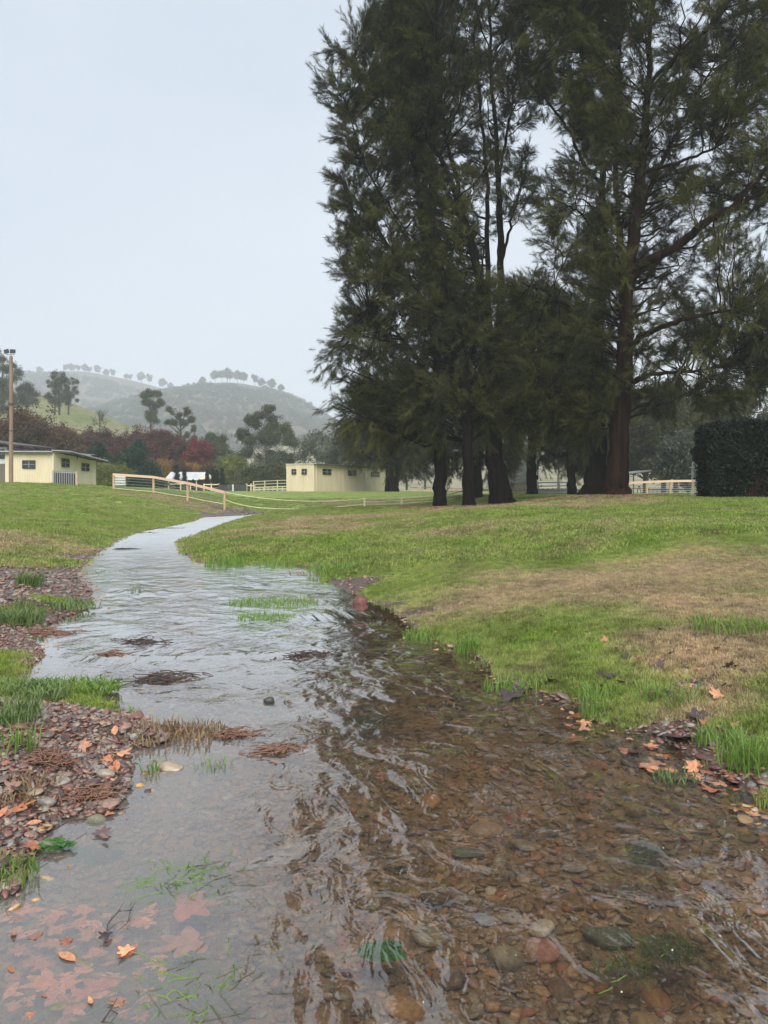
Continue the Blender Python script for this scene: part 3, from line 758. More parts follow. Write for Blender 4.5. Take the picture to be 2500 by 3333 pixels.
# ================================================================== FENCES
def gpt(px, py, Y): return W(px, py, Y)
def post(rt, b, t, w=.13, mat=None):
    m = MB().tube([b-Vector((0,0,.35)), t], [w/2*1.08, w/2], 8); m.build('post', mat or M_POST, rt, smooth=False)
def strand(rt, a, b, sag=.0, r=.012, mat=None, name='wire'):
    pts = [a.lerp(b, k/10)-Vector((0,0,sag*4*(k/10)*(1-k/10))) for k in range(11)]
    MB().tube(pts, r, 4).build(name, mat or M_WIRE, rt)
def left_fence():
    rt = empty('creek_fence', tuple(W(500,1604,55)), 'pine fence with wires running down the slope to the creek left of the gully', 'fence')
    S = [(370,1541,1592,57.5), (500,1550,1604,55.5), (611,1569.5,1621,53), (731,1599,1644,50)]
    B = [W(p, y1, Y) for p, y0, y1, Y in S]; T = [W(p, y0, Y) for p, y0, y1, Y in S]
    for b, t in zip(B, T): post(rt, b, t, .17 if b is not B[-1] else .15)
    for i in range(3):
        MB().beam(T[i]-Vector((0,.09,.07)), T[i+1]-Vector((0,.09,.07)), .06, .17).build('rail', M_RAIL, rt)
        for f in (.25, .42, .6, .78): strand(rt, T[i].lerp(B[i], f), T[i+1].lerp(B[i+1], f), .01, .016)
        strand(rt, T[i].lerp(B[i], .93), T[i+1].lerp(B[i+1], .93), .02, .025, M_CREAMSTEEL, 'lower_wire')
    settle(rt)
left_fence()
def gap_rope():
    rt = empty('creek_crossing_wire', tuple(W(960,1640,50)), 'two slack cream wires strung across the creek gully between the fence posts', 'wire fence')
    a = W(731,1602,50); b = W(1187,1623,50); c = W(731,1625,50); d = W(1187,1641,50)
    for p, q, mid in ((a, b, (960,1630,50)), (c, d, (900,1656,50))):
        m = W(*mid); pts = []
        for k in range(21):
            t = k/20; cc = m*2-(p+q)/2; pts.append(p*(1-t)**2+cc*2*t*(1-t)+q*t*t)
        MB().tube(pts, .022, 5).build('wire', M_CREAMSTEEL, rt)
    settle(rt)
gap_rope()
def mid_fence():
    rt = empty('gully_fence', tuple(W(1307,1652,55)), 'cream steel fence climbing from the gully behind the three dark trunks', 'fence')
    S = [(1187,1620,1658,50), (1307,1617,1653,54), (1450,1609,1640,59), (1507,1596,1626,61)]
    B = [W(p, y1, Y) for p, y0, y1, Y in S]; T = [W(p, y0, Y) for p, y0, y1, Y in S]
    for b, t in zip(B, T): post(rt, b, t, .13, M_CREAMSTEEL)
    for i in range(3):
        MB().beam(T[i]-Vector((0,.05,.05)), T[i+1]-Vector((0,.05,.05)), .05, .1).build('rail', M_CREAMSTEEL, rt)
        for f in (.35, .6, .85): strand(rt, T[i].lerp(B[i], f), T[i+1].lerp(B[i+1], f), .01, .016, M_CREAMSTEEL)
    settle(rt)
    rt = empty('pine_rail_fence', tuple(W(1600,1610,63)), 'pine rails sloping up between the dark trunks to the tall pine post', 'fence')
    for (a, b) in (((1507,1602,61), (1585,1593,63)), ((1545,1602,62), (1650,1585,64)), ((1545,1616,62), (1650,1605,64))):
        MB().beam(W(*a), W(*b), .06, .16).build('rail', M_RAIL, rt)
    settle(rt)
mid_fence()
def right_fence():
    rt = empty('paddock_fence', tuple(W(1950,1610,65)), 'pine fence with pine rails, a galvanised gate and wire bays behind the tree trunks', 'fence')
    px = [1650,1746,1851,1936,2021,2105,2182,2257,2335,2415]
    top = [1575,1568,1567,1569,1570,1566,1563,1562,1562,1562]; bot = [1606,1614,1610,1610,1610,1610,1607,1608,1608,1608]
    B = [W(p, y, 65) for p, y in zip(px, bot)]; T = [W(p, y, 65) for p, y in zip(px, top)]
    for b, t in zip(B, T): post(rt, b, t, .2)
    for i in range(len(px)-1):
        if i == 0:
            for f in (.1, .42, .78): MB().beam(T[i].lerp(B[i], f)-Vector((0,.1,0)), T[i+1].lerp(B[i+1], f-.02)-Vector((0,.1,0)), .06, .16).build('rail', M_RAIL, rt)
        elif i > 1:
            MB().beam(T[i]-Vector((0,.1,.08)), T[i+1]-Vector((0,.1,.08)), .07, .19).build('rail', M_RAIL, rt)
            for f in (.3, .45, .6, .75, .9): strand(rt, T[i].lerp(B[i], f), T[i+1].lerp(B[i+1], f), .01, .018)
        else:
            g = MB()
            for f in (.08, .32, .56, .8): g.beam(T[1].lerp(B[1], f)+Vector((.1,0,0)), T[2].lerp(B[2], f)-Vector((.1,0,0)), .05, .09)
            for t in (.06, .94): g.beam(T[1].lerp(T[2], t)-Vector((0,0,.08)), B[1].lerp(B[2], t)+Vector((0,0,.2)), .05, .05, (0,1,0))
            gt = g.build('gate_frame', M_STEEL, rt)
    settle(rt)
right_fence()
def rail_yard():
    rt = empty('cattle_yard', tuple(W(870,1600,84)), 'cream steel rail yard joined to the left end of the long shed', 'cattle yard')
    L = [(825,1566,1603,86), (862,1564,1602,84), (903,1562,1601,80), (934,1561,1600,77)]
    B = [W(p, y1, Y) for p, y0, y1, Y in L]; T = [W(p, y0, Y) for p, y0, y1, Y in L]
    for b, t in zip(B, T): MB().beam(b-Vector((0,0,.3)), t, .1, .1, (0,1,0)).build('post', M_CREAMSTEEL, rt)
    for i in range(3):
        for f in (.05, .3, .55, .8): MB().beam(T[i].lerp(B[i], f)-Vector((0,.06,0)), T[i+1].lerp(B[i+1], f)-Vector((0,.06,0)), .04, .08).build('rail', M_CREAMSTEEL, rt)
    settle(rt)
    rt = empty('low_loading_rail', tuple(W(880,1600,78)), 'low cream steel rail with close uprights in front of the cattle yard', 'rail')
    a, b = W(829,1587,80), W(935,1583,76); c, d = W(829,1602,80), W(935,1600,76)
    for p, q in ((a, b), (a.lerp(c, .4), b.lerp(d, .4))): MB().beam(p, q, .05, .09).build('rail', M_CREAMSTEEL, rt)
    for k in range(8): MB().beam(a.lerp(b, k/7), c.lerp(d, k/7)-Vector((0,0,.2)), .07, .07, (0,1,0)).build('post', M_CREAMSTEEL, rt)
    settle(rt)
rail_yard()
def back_rail():
    rt = empty('back_paddock_fence', tuple(W(560,1590,95)), 'pale cream rail fence on thin posts in front of the pavilion', 'fence')
    for (p0, p1, y0, y1) in ((313,505,1576,1579), (505,620,1577,1574), (662,712,1577,1577), (800,832,1580,1582)):
        a = W(p0, y0, 92); b = W(p1, y1, 92); MB().beam(a, b, .06, .12).build('rail', M_CREAMSTEEL, rt)
        for f in (.4, .8): MB().beam(a-Vector((0,0,f)), b-Vector((0,0,f)), .03, .05).build('rail', M_STEEL, rt)
    for p in (440,480,538,588,620,664,688,712,803,817):
        a = W(p, 1574, 91.9); b = W(p, 1606, 91.9); MB().beam(b, a, .12, .12, (0,1,0)).build('post', M_CREAMSTEEL, rt)
    settle(rt)
    rt = empty('timber_gate', tuple(W(760,1600,90)), 'charcoal timber gates with picket sections between the cypress hedge and cattle yard', 'gate')
    for (p0, p1) in ((714,738), (780,800)):
        for k in range(6):
            x = W(p0+(p1-p0)*(k+.5)/6, 1580, 90); y = W(0, 1604, 90)
            MB().add([(x.x-.06, 90, y.z), (x.x+.06, 90, y.z), (x.x+.06, 90, x.z), (x.x, 90, x.z+.12), (x.x-.06, 90, x.z), (x.x-.06, 90.03, y.z), (x.x+.06, 90.03, y.z), (x.x+.06, 90.03, x.z), (x.x, 90.03, x.z+.12), (x.x-.06, 90.03, x.z)],
                     [(0,1,2,3,4), (9,8,7,6,5), (0,5,6,1), (1,6,7,2), (2,7,8,3), (3,8,9,4), (4,9,5,0)]).build('picket', M_GREYTIMBER, rt)
    for (p0, p1) in ((739,757), (760,779)):
        for k in range(4):
            a = W(p0, 1583+k*5.2, 90.1); b = W(p1, 1583+k*5.2, 90.1); MB().beam(a, b, .04, .13).build('board', M_GREYTIMBER, rt)
        MB().beam(W(p0, 1602, 90.05), W(p1, 1581, 90.05), .03, .1).build('brace', M_GREYTIMBER, rt)
    for p in (712, 738, 758.5, 779.5, 801):
        MB().beam(W(p, 1605, 90), W(p, 1577, 90), .13, .13, (0,1,0)).build('post', M_GREYTIMBER if p != 758.5 else M_WHITE, rt)
    settle(rt)
back_rail()
def white_gate():
    rt = empty('boarded_gate', tuple(W(392,1580,70)), 'small white boarded gate behind the first fence post', 'gate')
    for k in range(4):
        a = W(374, 1551+k*8.5, 70); b = W(409, 1552+k*8, 70); MB().beam(a, b, .04, .17).build('board', M_WHITE, rt)
    MB().beam(W(409,1582,70), W(409,1549,70), .06, .06, (0,1,0)).build('stile', M_STEEL, rt)
    MB().beam(W(373,1582,70), W(373,1549,70), .06, .06, (0,1,0)).build('stile', M_STEEL, rt)
    settle(rt)
white_gate()
def paling_fence():
    for (p0, p1, y0, y1, Y, lab) in ((1655,1990,1590,1618,72,'dark paling fence behind the gate and three dark trunks'), (2110,2310,1588,1612,70,'low dark picket fence behind the wire bays near the garden arch')):
        rt = empty('paling_fence', tuple(W((p0+p1)/2, y1, Y)), lab, 'fence')
        a = W(p0, y0, Y); b = W(p1, y0, Y); n = int((b.x-a.x)/.12)
        sp = MB()
        for k in range(n):
            x = a.x+k*.12; h = a.z+.03*math.sin(k*1.7)+(.0 if p0 > 2000 else .02*math.sin(k*.21)); z0 = W(0, y1+4, Y).z
            sp = MB().box(x, x+(.10 if p0 < 2000 else .05), Y, Y+.02, z0, h); sp.build('paling', M_GREYTIMBER, rt)
        for f in (.2, .7): MB().beam((a.x, Y+.05, a.z-.8*f), (b.x, Y+.05, a.z-.8*f), .05, .08).build('rail', M_GREYTIMBER, rt)
        settle(rt)
paling_fence()
def small_yard_things():
    M_RUST = simple('rusty_red_steel', (.15,.07,.05), (.3,.16,.11), 6, .8)
    for px, w, lab in ((1347, 20, 'small open timber feed rack seen between the shed and the first dark trunk'), (1390, 24, 'brown timber feed rack next to the first dark trunk, right of the smaller one')):
        Y = 105; a = W(px-w/2, 1587, Y); b = W(px+w/2, 1605, Y)
        rt = empty('feed_rack', ((a.x+b.x)/2, Y, b.z), lab, 'feed rack')
        for x in (a.x, b.x):
            for y in (Y, Y+.9): MB().beam((x, y, b.z-.2), (x, y, a.z), .08, .08, (0,1,0)).build('leg', M_POST, rt)
        for z in (a.z, (a.z+b.z)/2, b.z+.2): MB().beam((a.x, Y, z), (b.x, Y, z), .06, .1).build('rail', M_POST, rt)
        MB().box(a.x-.1, b.x+.1, Y-.1, Y+1, a.z, a.z+.05).build('roof', M_RUST, rt)
        settle(rt)
    Y = 100; a = W(1455, 1590, Y); b = W(1515, 1612, Y)
    rt = empty('rusty_trailer', ((a.x+b.x)/2, Y, b.z), 'rusty red flat trailer between the first and second dark trunks', 'trailer')
    MB().box(a.x, b.x, Y, Y+1.4, a.z-.45, a.z-.3).build('deck', M_RUST, rt)
    for k in range(5):
        x = a.x+k*(b.x-a.x)/4; MB().beam((x, Y, a.z-.3), (x, Y, a.z), .06, .06, (0,1,0)).build('stake', M_RUST, rt)
    MB().beam((a.x, Y, a.z), (b.x, Y, a.z), .05, .06).build('rail', M_RUST, rt)
    for x in (a.x+.6, b.x-.7):
        MB().tube([(x, Y-.1, b.z+.25), (x, Y+.1, b.z+.25)], .28, 12).build('wheel', M_DARKTRIM, rt)
    settle(rt)
small_yard_things()
def carport():
    Y = 78; rt = empty('carport', tuple(W(2080,1600,Y)), 'thin flat roofed carport on slim posts right of the big reddish trunk', 'carport')
    a = W(1985, 1548, Y); b = W(2121, 1534, Y)
    m = MB(); m.add([(a.x, Y, a.z), (b.x, Y, b.z), (b.x, Y+5, b.z), (a.x, Y+5, a.z), (a.x, Y, a.z+.16), (b.x, Y, b.z+.16), (b.x, Y+5, b.z+.16), (a.x, Y+5, a.z+.16)],
                    [(0,3,2,1), (4,5,6,7), (0,1,5,4), (1,2,6,5), (2,3,7,6), (3,0,4,7)])
    m.build('roof', M_STEEL, rt)
    for px in (1990, 2110):
        for dy in (.3, 4.6):
            p = W(px, 1608, Y); MB().beam((p.x, Y+dy, p.z-.2), (p.x, Y+dy, W(px, 1540, Y).z), .1, .1, (0,1,0)).build('post', M_DARKTRIM, rt)
    settle(rt)
    Y = 74; c = W(2060, 1606, Y)
    rt = empty('picnic_table', tuple(c), 'dark picnic table in the shade under the carport', 'table')
    MB().box(c.x-.9, c.x+.9, Y-.4, Y+.4, c.z+.72, c.z+.78).build('tabletop', M_DARKTRIM, rt)
    for s in (-.75, .75): MB().box(c.x-.9, c.x+.9, Y+s-.14, Y+s+.14, c.z+.42, c.z+.47).build('bench', M_DARKTRIM, rt)
    for x in (c.x-.6, c.x+.6):
        for s in (-1, 1): MB().beam((x, Y+s*.65, c.z-.05), (x, Y+s*.1, c.z+.73), .07, .07).build('leg', M_DARKTRIM, rt)
    settle(rt)
carport()
def arch():
    M_ARCH = simple('pale_arch_rod', (.5,.5,.48), (.7,.7,.68), 12, .4, 0)
    Y = 32.5; rt = empty('garden_arch', tuple(W(2285,1620,Y)), 'wire garden arch of curved rods beside the ivy covered fence', 'garden arch')
    L = W(2253, 1617, Y); Rr = W(2330, 1619, Y); zt = W(0, 1480, Y).z; zs = W(0, 1520, Y).z
    r = (Rr.x-L.x)/2; cx = (L.x+Rr.x)/2
    for k in range(6):
        y = Y+k*.16; dx = k*.14
        pts = [Vector((L.x+dx, y, L.z-.1)), Vector((L.x+dx, y, zs))]
        for a in range(1, 12):
            th = math.pi*(1-a/12); pts.append(Vector((cx+dx+r*math.cos(th), y, zs+(zt-zs)*math.sin(th))))
        pts += [Vector((Rr.x+dx, y, zs)), Vector((Rr.x+dx, y, Rr.z-.1))]
        MB().tube(pts, .02, 5).build('hoop', M_ARCH, rt)
    for z in (zs, (zs+L.z)/2+.35, (zs+L.z)/2-.1, L.z+.55):
        for x in (L.x, Rr.x): MB().tube([(x, Y, z), (x+.17, Y+.8, z)], .01, 4).build('crossbar', M_ARCH, rt)
        MB().tube([(L.x+.17, Y+.8, z), (Rr.x+.17, Y+.8, z)], .009, 4).build('crossbar', M_ARCH, rt) if z == zs else None
    settle(rt)
arch()
# ================================================================== FOLIAGE SOURCES
def blades(n, L, w, spread, droop, seed, segs=2, along=.5, twig=True):
    """a sprig growing along +Z: n narrow drooping needles leaving a short twig"""
    r = np.random.default_rng(seed); V = []; F = []
    for k in range(n):
        z0 = along*r.random(); th = r.random()*2*np.pi; sp = spread*(.5+r.random()); l = L*(.6+.6*r.random())
        d = np.array([math.cos(th)*math.sin(sp), math.sin(th)*math.sin(sp), math.cos(sp)])
        s = np.cross(d, [0, 0, 1.]); s = s/(np.linalg.norm(s)+1e-6); a = r.random()*np.pi
        s = s*math.cos(a)+np.cross(d, s)*math.sin(a)
        b = len(V)
        for j in range(segs+1):
            t = j/segs; p = np.array([0, 0, z0])+d*l*t+np.array([d[0], d[1], -.3])*droop*t*t*l
            ww = w*(1-.75*t)*.5
            if j == segs: V.append(p)
            else: V += [p-s*ww, p+s*ww]
        for j in range(segs-1): F.append((b+2*j, b+2*j+1, b+2*j+3, b+2*j+2))
        j = segs-1; F.append((b+2*j, b+2*j+1, b+2*segs, b+2*segs))
    me = bpy.data.meshes.new('sprig'); me.from_pydata([tuple(v) for v in V], [], [tuple(dict.fromkeys(f)) for f in F]); me.update()
    return me
M_CAS = foliage_mat('she_oak_needles', (.005,.0085,.0035), (.108,.11,.023), .15, .55, .22)
M_BARK = simple('dark_furrowed_bark', (.0025,.0022,.002), (.016,.013,.011), 6, .95, 1.0, .09, (1,1,.1), spec=.05)
M_BARK_RED = simple('reddish_furrowed_bark', (.002,.002,.002), (.034,.017,.012), 5, .95, 1.0, .09, (1,1,.08), spec=.05)
S_CAS = []
for s in range(6):
    me = blades(30, .27, .0135, .5, .22, 100+s, 2, .42); me.materials.append(M_CAS); S_CAS.append(me)
C_CAS = make_source('needle_sprig', S_CAS)

def in_poly(x, y, poly): return poly_sd(x, y, np.array(poly)) < 0
def casuarina(label, base, stems, poly, Y0, nb, seed, thick=4.5, holes=(), bark=None, per=7, twigs=7, weep_below=None, tint_bias=0.0, scl=1.0, tl=1.0, group=None, tintcol=None, coll=None, name='she_oak_tree'):
    r = np.random.default_rng(seed)
    b = W(*base); rt = empty(name, tuple(b), label, 'tree', group)
    # ---- stems
    T = Tubes(); SP = []
    for st in stems:
        P = np.array([tuple(W(px, py, Y0+dy)) for px, py, dy, rad in st]); Rr = np.array([q[3] for q in st])
        k = max(8, len(P)*5); t = np.linspace(0, len(P)-1, k); i = np.arange(len(P))
        # smooth interpolation
        Q = np.stack([np.interp(t, i, P[:, c]) for c in range(3)], 1); RR = np.interp(t, i, Rr)
        for _ in range(2): Q[1:-1] = (Q[:-2]+2*Q[1:-1]+Q[2:])/4
        Q[1:-1] += r.normal(0, .03, (k-2, 3))
        T.add(Q, RR, 12 if Rr[0] > .2 else 7, lump=.16 if Rr[0] > .2 else .05, seed=seed)
        for q, rr in zip(Q, RR): SP.append((*q, rr))
    trunk = T.mesh('trunk', bark or M_BARK, b); link('trunk', trunk, rt)
    SP = np.array(SP); SP = SP[SP[:, 2] > b.z+3.0]; BIG = SP[SP[:, 3] > .085]
    # ---- bough tips inside the crown's outline
    PA = np.array(poly, float); lo = PA.min(0); hi = PA.max(0); pts = []
    tries = 0
    while len(pts) < nb and tries < 60:
        tries += 1
        q = lo+r.random((nb*2, 2))*(hi-lo); sd = -poly_sd(q[:, 0], q[:, 1], PA)*Y0/2500
        keep = sd > .1
        for h in holes:
            inside = ((q[:, 0]-h[0])/h[2])**2+((q[:, 1]-h[1])/h[3])**2 < 1
            keep &= ~(inside & (r.random(len(q)) < h[4]))
        for p, s in zip(q[keep], sd[keep]):
            th = min(thick, .6+s*1.1); dy = (r.random()*2-1)*th+.25
            wx = W(p[0], p[1], Y0); near = np.hypot(BIG[:, 0]-wx.x, BIG[:, 2]-wx.z).min() < .75 if len(BIG) else False
            if near and dy < .3 and r.random() < .62: continue
            w = np.array(tuple(W(p[0], p[1], Y0+dy*0)))+np.array([0, dy, 0])
            pts.append((*w, s))
            if len(pts) >= nb: break
    pts = np.array(pts)
    BR = Tubes(); SPP = []; SPD = []; SPT = []; SPS = []
    for (x, y, z, s) in pts:
        d = SP[:, :3]-np.array([x, y, z]); h = np.hypot(d[:, 0], d[:, 1]); cost = np.abs(d[:, 2]+.55*h)*1.0+h*1.3-SP[:, 3]*2
        j = np.argmin(cost); a = SP[j, :3]; e = np.array([x, y, z]); L = np.linalg.norm(e-a)+.01
        mid = (a+e)/2+np.array([0, 0, -.08*L])+r.normal(0, .06*L, 3)
        n = 7; t = np.linspace(0, 1, n)[:, None]; Q = a*(1-t)**2+mid*2*t*(1-t)+e*t*t
        Q[1:-1] += r.normal(0, .02*L, (n-2, 3))
        r0 = min(.018+.011*L, .09, SP[j, 3]*.7)
        BR.add(Q, np.linspace(r0, .010, n), 4)
        out = e-a; out[2] *= .3; out /= np.linalg.norm(out)+1e-6
        weep = weep_below is not None and z < weep_below and r.random() < .42
        tb = r.random()**1.3 if r.random() < .6 else .05
        for k in range(twigs):
            u = .45+.55*(k+r.random())/twigs; p0 = a*(1-u)**2+mid*2*u*(1-u)+e*u*u
            dd = out*(.5+.3*r.random())+r.normal(0, .5, 3)+np.array([0, 0, -.7 if weep else .3]); dd /= np.linalg.norm(dd)
            TL = (.5+.55*r.random())*tl*(1.25 if weep else 1); m2 = 4; tt = np.linspace(0, 1, m2)[:, None]
            cur = dd*TL*tt+np.array([0, 0, -.22 if weep else .06])*tt**2*TL
            BR.add(p0+cur, np.linspace(.010, .004, m2), 3)
            for q in range(per):
                v = .12+.9*(q+r.random())/per; pp = p0+dd*TL*v+np.array([0, 0, -.22 if weep else .06])*v*v*TL+r.normal(0, .05, 3)
                sdv = dd+r.normal(0, .28, 3)+np.array([0, 0, -.5 if weep else -.05])
                SPP.append(pp); SPD.append(sdv); SPT.append(np.clip(tb*.75+tint_bias+r.normal(0, .1)+.15*v, 0, 1)); SPS.append((.65+.5*r.random())*scl)
    link('branches', BR.mesh('branches', bark or M_BARK, b), rt, kind='stuff')
    scatter('crown', coll or C_CAS, SPP, dir_euler(SPD), np.array(SPS), SPT, rt, b, kind='stuff')
    return rt

HT = 'tall she-oaks beside the creek'
L1 = [(1230,-60),(1172,0),(1136,27),(1150,60),(1181,85),(1110,95),(1070,125),(1054,154),(1085,175),(1115,190),(1060,215),(1036,253),(1054,307),(1072,362),(1154,389),(1108,425),(1117,506),(1072,533),(1081,588),(1135,615),(1117,669),(1072,705),(1110,750),(1072,814),(1072,868),(1054,940),(1108,1003),(1090,1076),(1045,1148),(1072,1211),(1117,1256),(1078,1302),(1075,1345),(1110,1385),(1180,1400),(1330,1410),(1440,1380),(1480,1100),(1470,600),(1460,-60)]
casuarina('left she-oak of the group, slim straight trunk, crown reaching towards the shed', (1432,1654,38),
    [[(1433,1665,0,.42),(1433,1640,0,.36),(1432,1560,0,.31),(1431,1400,0,.27),(1425,1200,0,.22),(1400,950,.3,.17),(1370,700,.5,.12),(1340,450,.6,.08),(1320,220,.6,.05)],
     [(1428,1300,0,.14),(1370,1180,-.6,.1),(1290,1080,-1.0,.07),(1200,1000,-1.2,.04)],
     [(1415,1050,.2,.12),(1330,900,.8,.08),(1240,760,1,.06),(1150,640,1,.03)],
     [(1390,850,.3,.1),(1270,700,0,.07),(1180,520,-.3,.04),(1130,340,-.5,.025)],
     [(1350,520,.5,.09),(1240,340,.5,.05),(1150,200,.5,.03)]],
    L1, 38.5, 460, 1, 5.0, holes=[(1250,660,60,60,.35),(1180,1130,60,40,.3)], weep_below=8.5, group=HT)
L2 = [(1330,1060),(1420,900),(1560,900),(1640,1000),(1700,1150),(1690,1300),(1660,1360),(1600,1390),(1500,1400),(1400,1400),(1300,1390),(1290,1250)]
casuarina('second she-oak of the group, thin trunk between the slim and the broad trunks', (1527,1648,37.5),
    [[(1527,1662,0,.40),(1527,1640,0,.33),(1524,1540,0,.27),(1520,1400,0,.24),(1516,1250,0,.2),(1497,1080,0,.16),(1440,880,-.2,.12),(1415,760,-.3,.08),(1400,600,-.3,.05)],
     [(1516,1230,0,.13),(1545,1080,-.4,.1),(1560,950,-.6,.07),(1575,800,-.7,.04)],
     [(1500,1100,0,.1),(1420,1020,-1,.07),(1340,1000,-1.4,.04)]],
    L2, 37.0, 105, 2, 3.6, weep_below=11, tint_bias=.08, group=HT)
L3 = [(1330,-250),(1250,-60),(1240,120),(1270,400),(1300,700),(1330,950),(1420,1130),(1480,1300),(1560,1370),(1640,1370),(1740,1330),(1760,1200),(1790,1050),(1730,900),(1690,760),(1720,640),(1740,480),(1760,330),(1780,150),(1800,-60),(1720,-260),(1500,-330)]
casuarina('third she-oak of the group, broad flared trunk forking into several dark upright stems', (1620,1644,38),
    [[(1640,1668,0,.85),(1632,1640,0,.62),(1622,1560,0,.50),(1605,1430,0,.43),(1600,1300,0,.40),(1600,1180,0,.36),(1590,1080,0,.27),(1565,930,-.2,.23),(1540,814,-.3,.21),(1506,705,-.4,.18),(1455,545,-.5,.13),(1400,470,-.6,.09),(1340,440,-.8,.05)],
     [(1605,1180,0,.25),(1625,1080,.2,.2),(1633,904,.4,.18),(1630,780,.4,.17),(1622,640,.4,.15),(1615,450,.4,.11),(1600,250,.3,.08),(1590,-50,.3,.05)],
     [(1600,1150,.4,.2),(1590,1000,.8,.15),(1586,820,1.0,.13),(1588,640,1.1,.11),(1570,400,1.2,.08),(1540,120,1.2,.05)],
     [(1510,720,-.3,.13),(1490,600,0,.1),(1452,460,.2,.08),(1430,300,.3,.06),(1420,60,.3,.04)],
     [(1633,850,.3,.09),(1670,700,.6,.06),(1710,560,.9,.035)],
     [(1626,560,.4,.09),(1660,380,.6,.06),(1690,200,.7,.04),(1700,0,.7,.03)],
     [(1595,1250,0,.12),(1520,1150,-1.2,.09),(1430,1110,-2,.05)]],
    L3, 38.2, 500, 3, 5.0, holes=[(1690,900,70,160,.8),(1560,850,60,150,.6),(1650,760,60,120,.7),(1600,1000,70,120,.55),(1330,700,60,60,.3)], weep_below=10, group=HT)
L4 = [(1750,-260),(1640,-60),(1660,120),(1720,280),(1800,400),(1850,470),(1760,560),(1730,650),(1790,760),(1720,850),(1650,960),(1660,1100),(1680,1300),(1720,1370),(1800,1420),(1930,1410),(2010,1340),(2010,1000),(2000,600),(2010,200),(2000,-280)]
casuarina('she-oak with the dark left trunk of the close right-hand pair', (1940,1612,34.5),
    [[(1930,1630,.3,.85),(1937,1590,.3,.55),(1942,1500,.3,.45),(1944,1350,.3,.40),(1940,1130,.3,.34),(1955,980,.3,.28),(1966,860,.3,.22),(1962,700,.3,.17),(1958,500,.3,.13),(1950,362,.3,.10),(1900,240,.2,.07),(1870,80,.2,.05)],
     [(1950,1000,.3,.14),(1940,860,0,.11),(1935,770,-.3,.09),(1900,700,-.6,.06),(1850,670,-.8,.03)],
     [(1955,600,.3,.10),(1900,540,0,.08),(1860,440,-.3,.06),(1790,340,-.5,.05),(1720,270,-.6,.04),(1660,190,-.7,.025)],
     [(1945,1130,.2,.1),(1890,1030,-.6,.07),(1800,960,-1.2,.05),(1700,920,-1.5,.03)],
     [(1950,900,.3,.09),(1880,840,.8,.06),(1820,830,1.2,.03)],
     [(1942,1350,.2,.1),(1860,1280,-1,.07),(1770,1260,-1.5,.04)]],
    L4, 35.5, 290, 4, 4.0, holes=[(1860,600,90,130,.45),(1800,860,120,150,.6),(1900,950,80,150,.5),(1820,1120,90,90,.4)], weep_below=9.5, tint_bias=.02, group=HT)
L5 = [(1850,-300),(1820,-100),(1850,100),(1830,300),(1900,420),(1960,620),(1900,760),(1850,900),(1800,1020),(1850,1200),(1780,1320),(1860,1400),(1980,1400),(2100,1330),(2200,1350),(2330,1370),(2420,1330),(2480,1260),(2560,1280),(2640,1200),(2700,900),(2720,400),(2680,0),(2600,-260),(2250,-360)]
casuarina('big right-hand she-oak with reddish streaked trunk and a long limb rising to the right', (2010,1613,34),
    [[(2008,1635,-.2,.85),(2008,1590,-.2,.57),(2012,1500,-.2,.47),(2022,1350,-.2,.41),(2034,1180,-.2,.37),(2038,1050,-.2,.33),(2040,900,-.2,.29),(2062,760,-.2,.28),(2078,640,-.2,.24),(2090,500,-.2,.19),(2110,300,-.2,.14),(2120,80,-.2,.09),(2130,-150,-.2,.05)],
     [(2045,930,-.2,.22),(2080,862,-.6,.21),(2150,830,-1,.19),(2215,794,-1.5,.18),(2300,720,-2,.16),(2372,686,-2.4,.14),(2440,610,-2.7,.11),(2520,520,-3,.08),(2620,420,-3,.05)],
     [(2330,710,-2.1,.10),(2420,660,-2.0,.08),(2520,600,-1.6,.06),(2620,560,-1.5,.04)],
     [(2042,1140,-.3,.15),(2090,1090,-1,.14),(2170,1060,-2,.12),(2260,1030,-2.6,.08),(2380,1010,-3,.05)],
     [(2040,1250,-.2,.14),(2120,1220,.6,.1),(2240,1210,1.5,.07),(2400,1190,2.3,.04)],
     [(2070,720,-.2,.15),(2120,600,.3,.11),(2180,480,.8,.08),(2240,360,1.2,.06),(2330,200,1.4,.04)],
     [(2045,1000,-.1,.2),(2025,860,.5,.17),(2010,700,.9,.14),(2000,520,1.1,.11),(2010,350,1.2,.08),(2020,120,1.2,.05)],
     [(2110,280,-.2,.09),(2220,160,-.8,.07),(2340,60,-1.2,.05),(2420,-80,-1.4,.04)],
     [(2085,560,-.3,.1),(2180,540,-1.4,.07),(2330,480,-2.2,.05)]],
    L5, 34.8, 840, 5, 5.2, holes=[(2150,950,110,60,.5),(2230,640,130,70,.5),(2400,800,100,60,.55),(2180,1150,90,50,.4),(2420,130,80,120,.4),(2450,1200,60,60,.4),(2050,780,70,160,.55),(2300,330,60,50,.4)], bark=M_BARK_RED, weep_below=8.0, tint_bias=.06, group=HT)

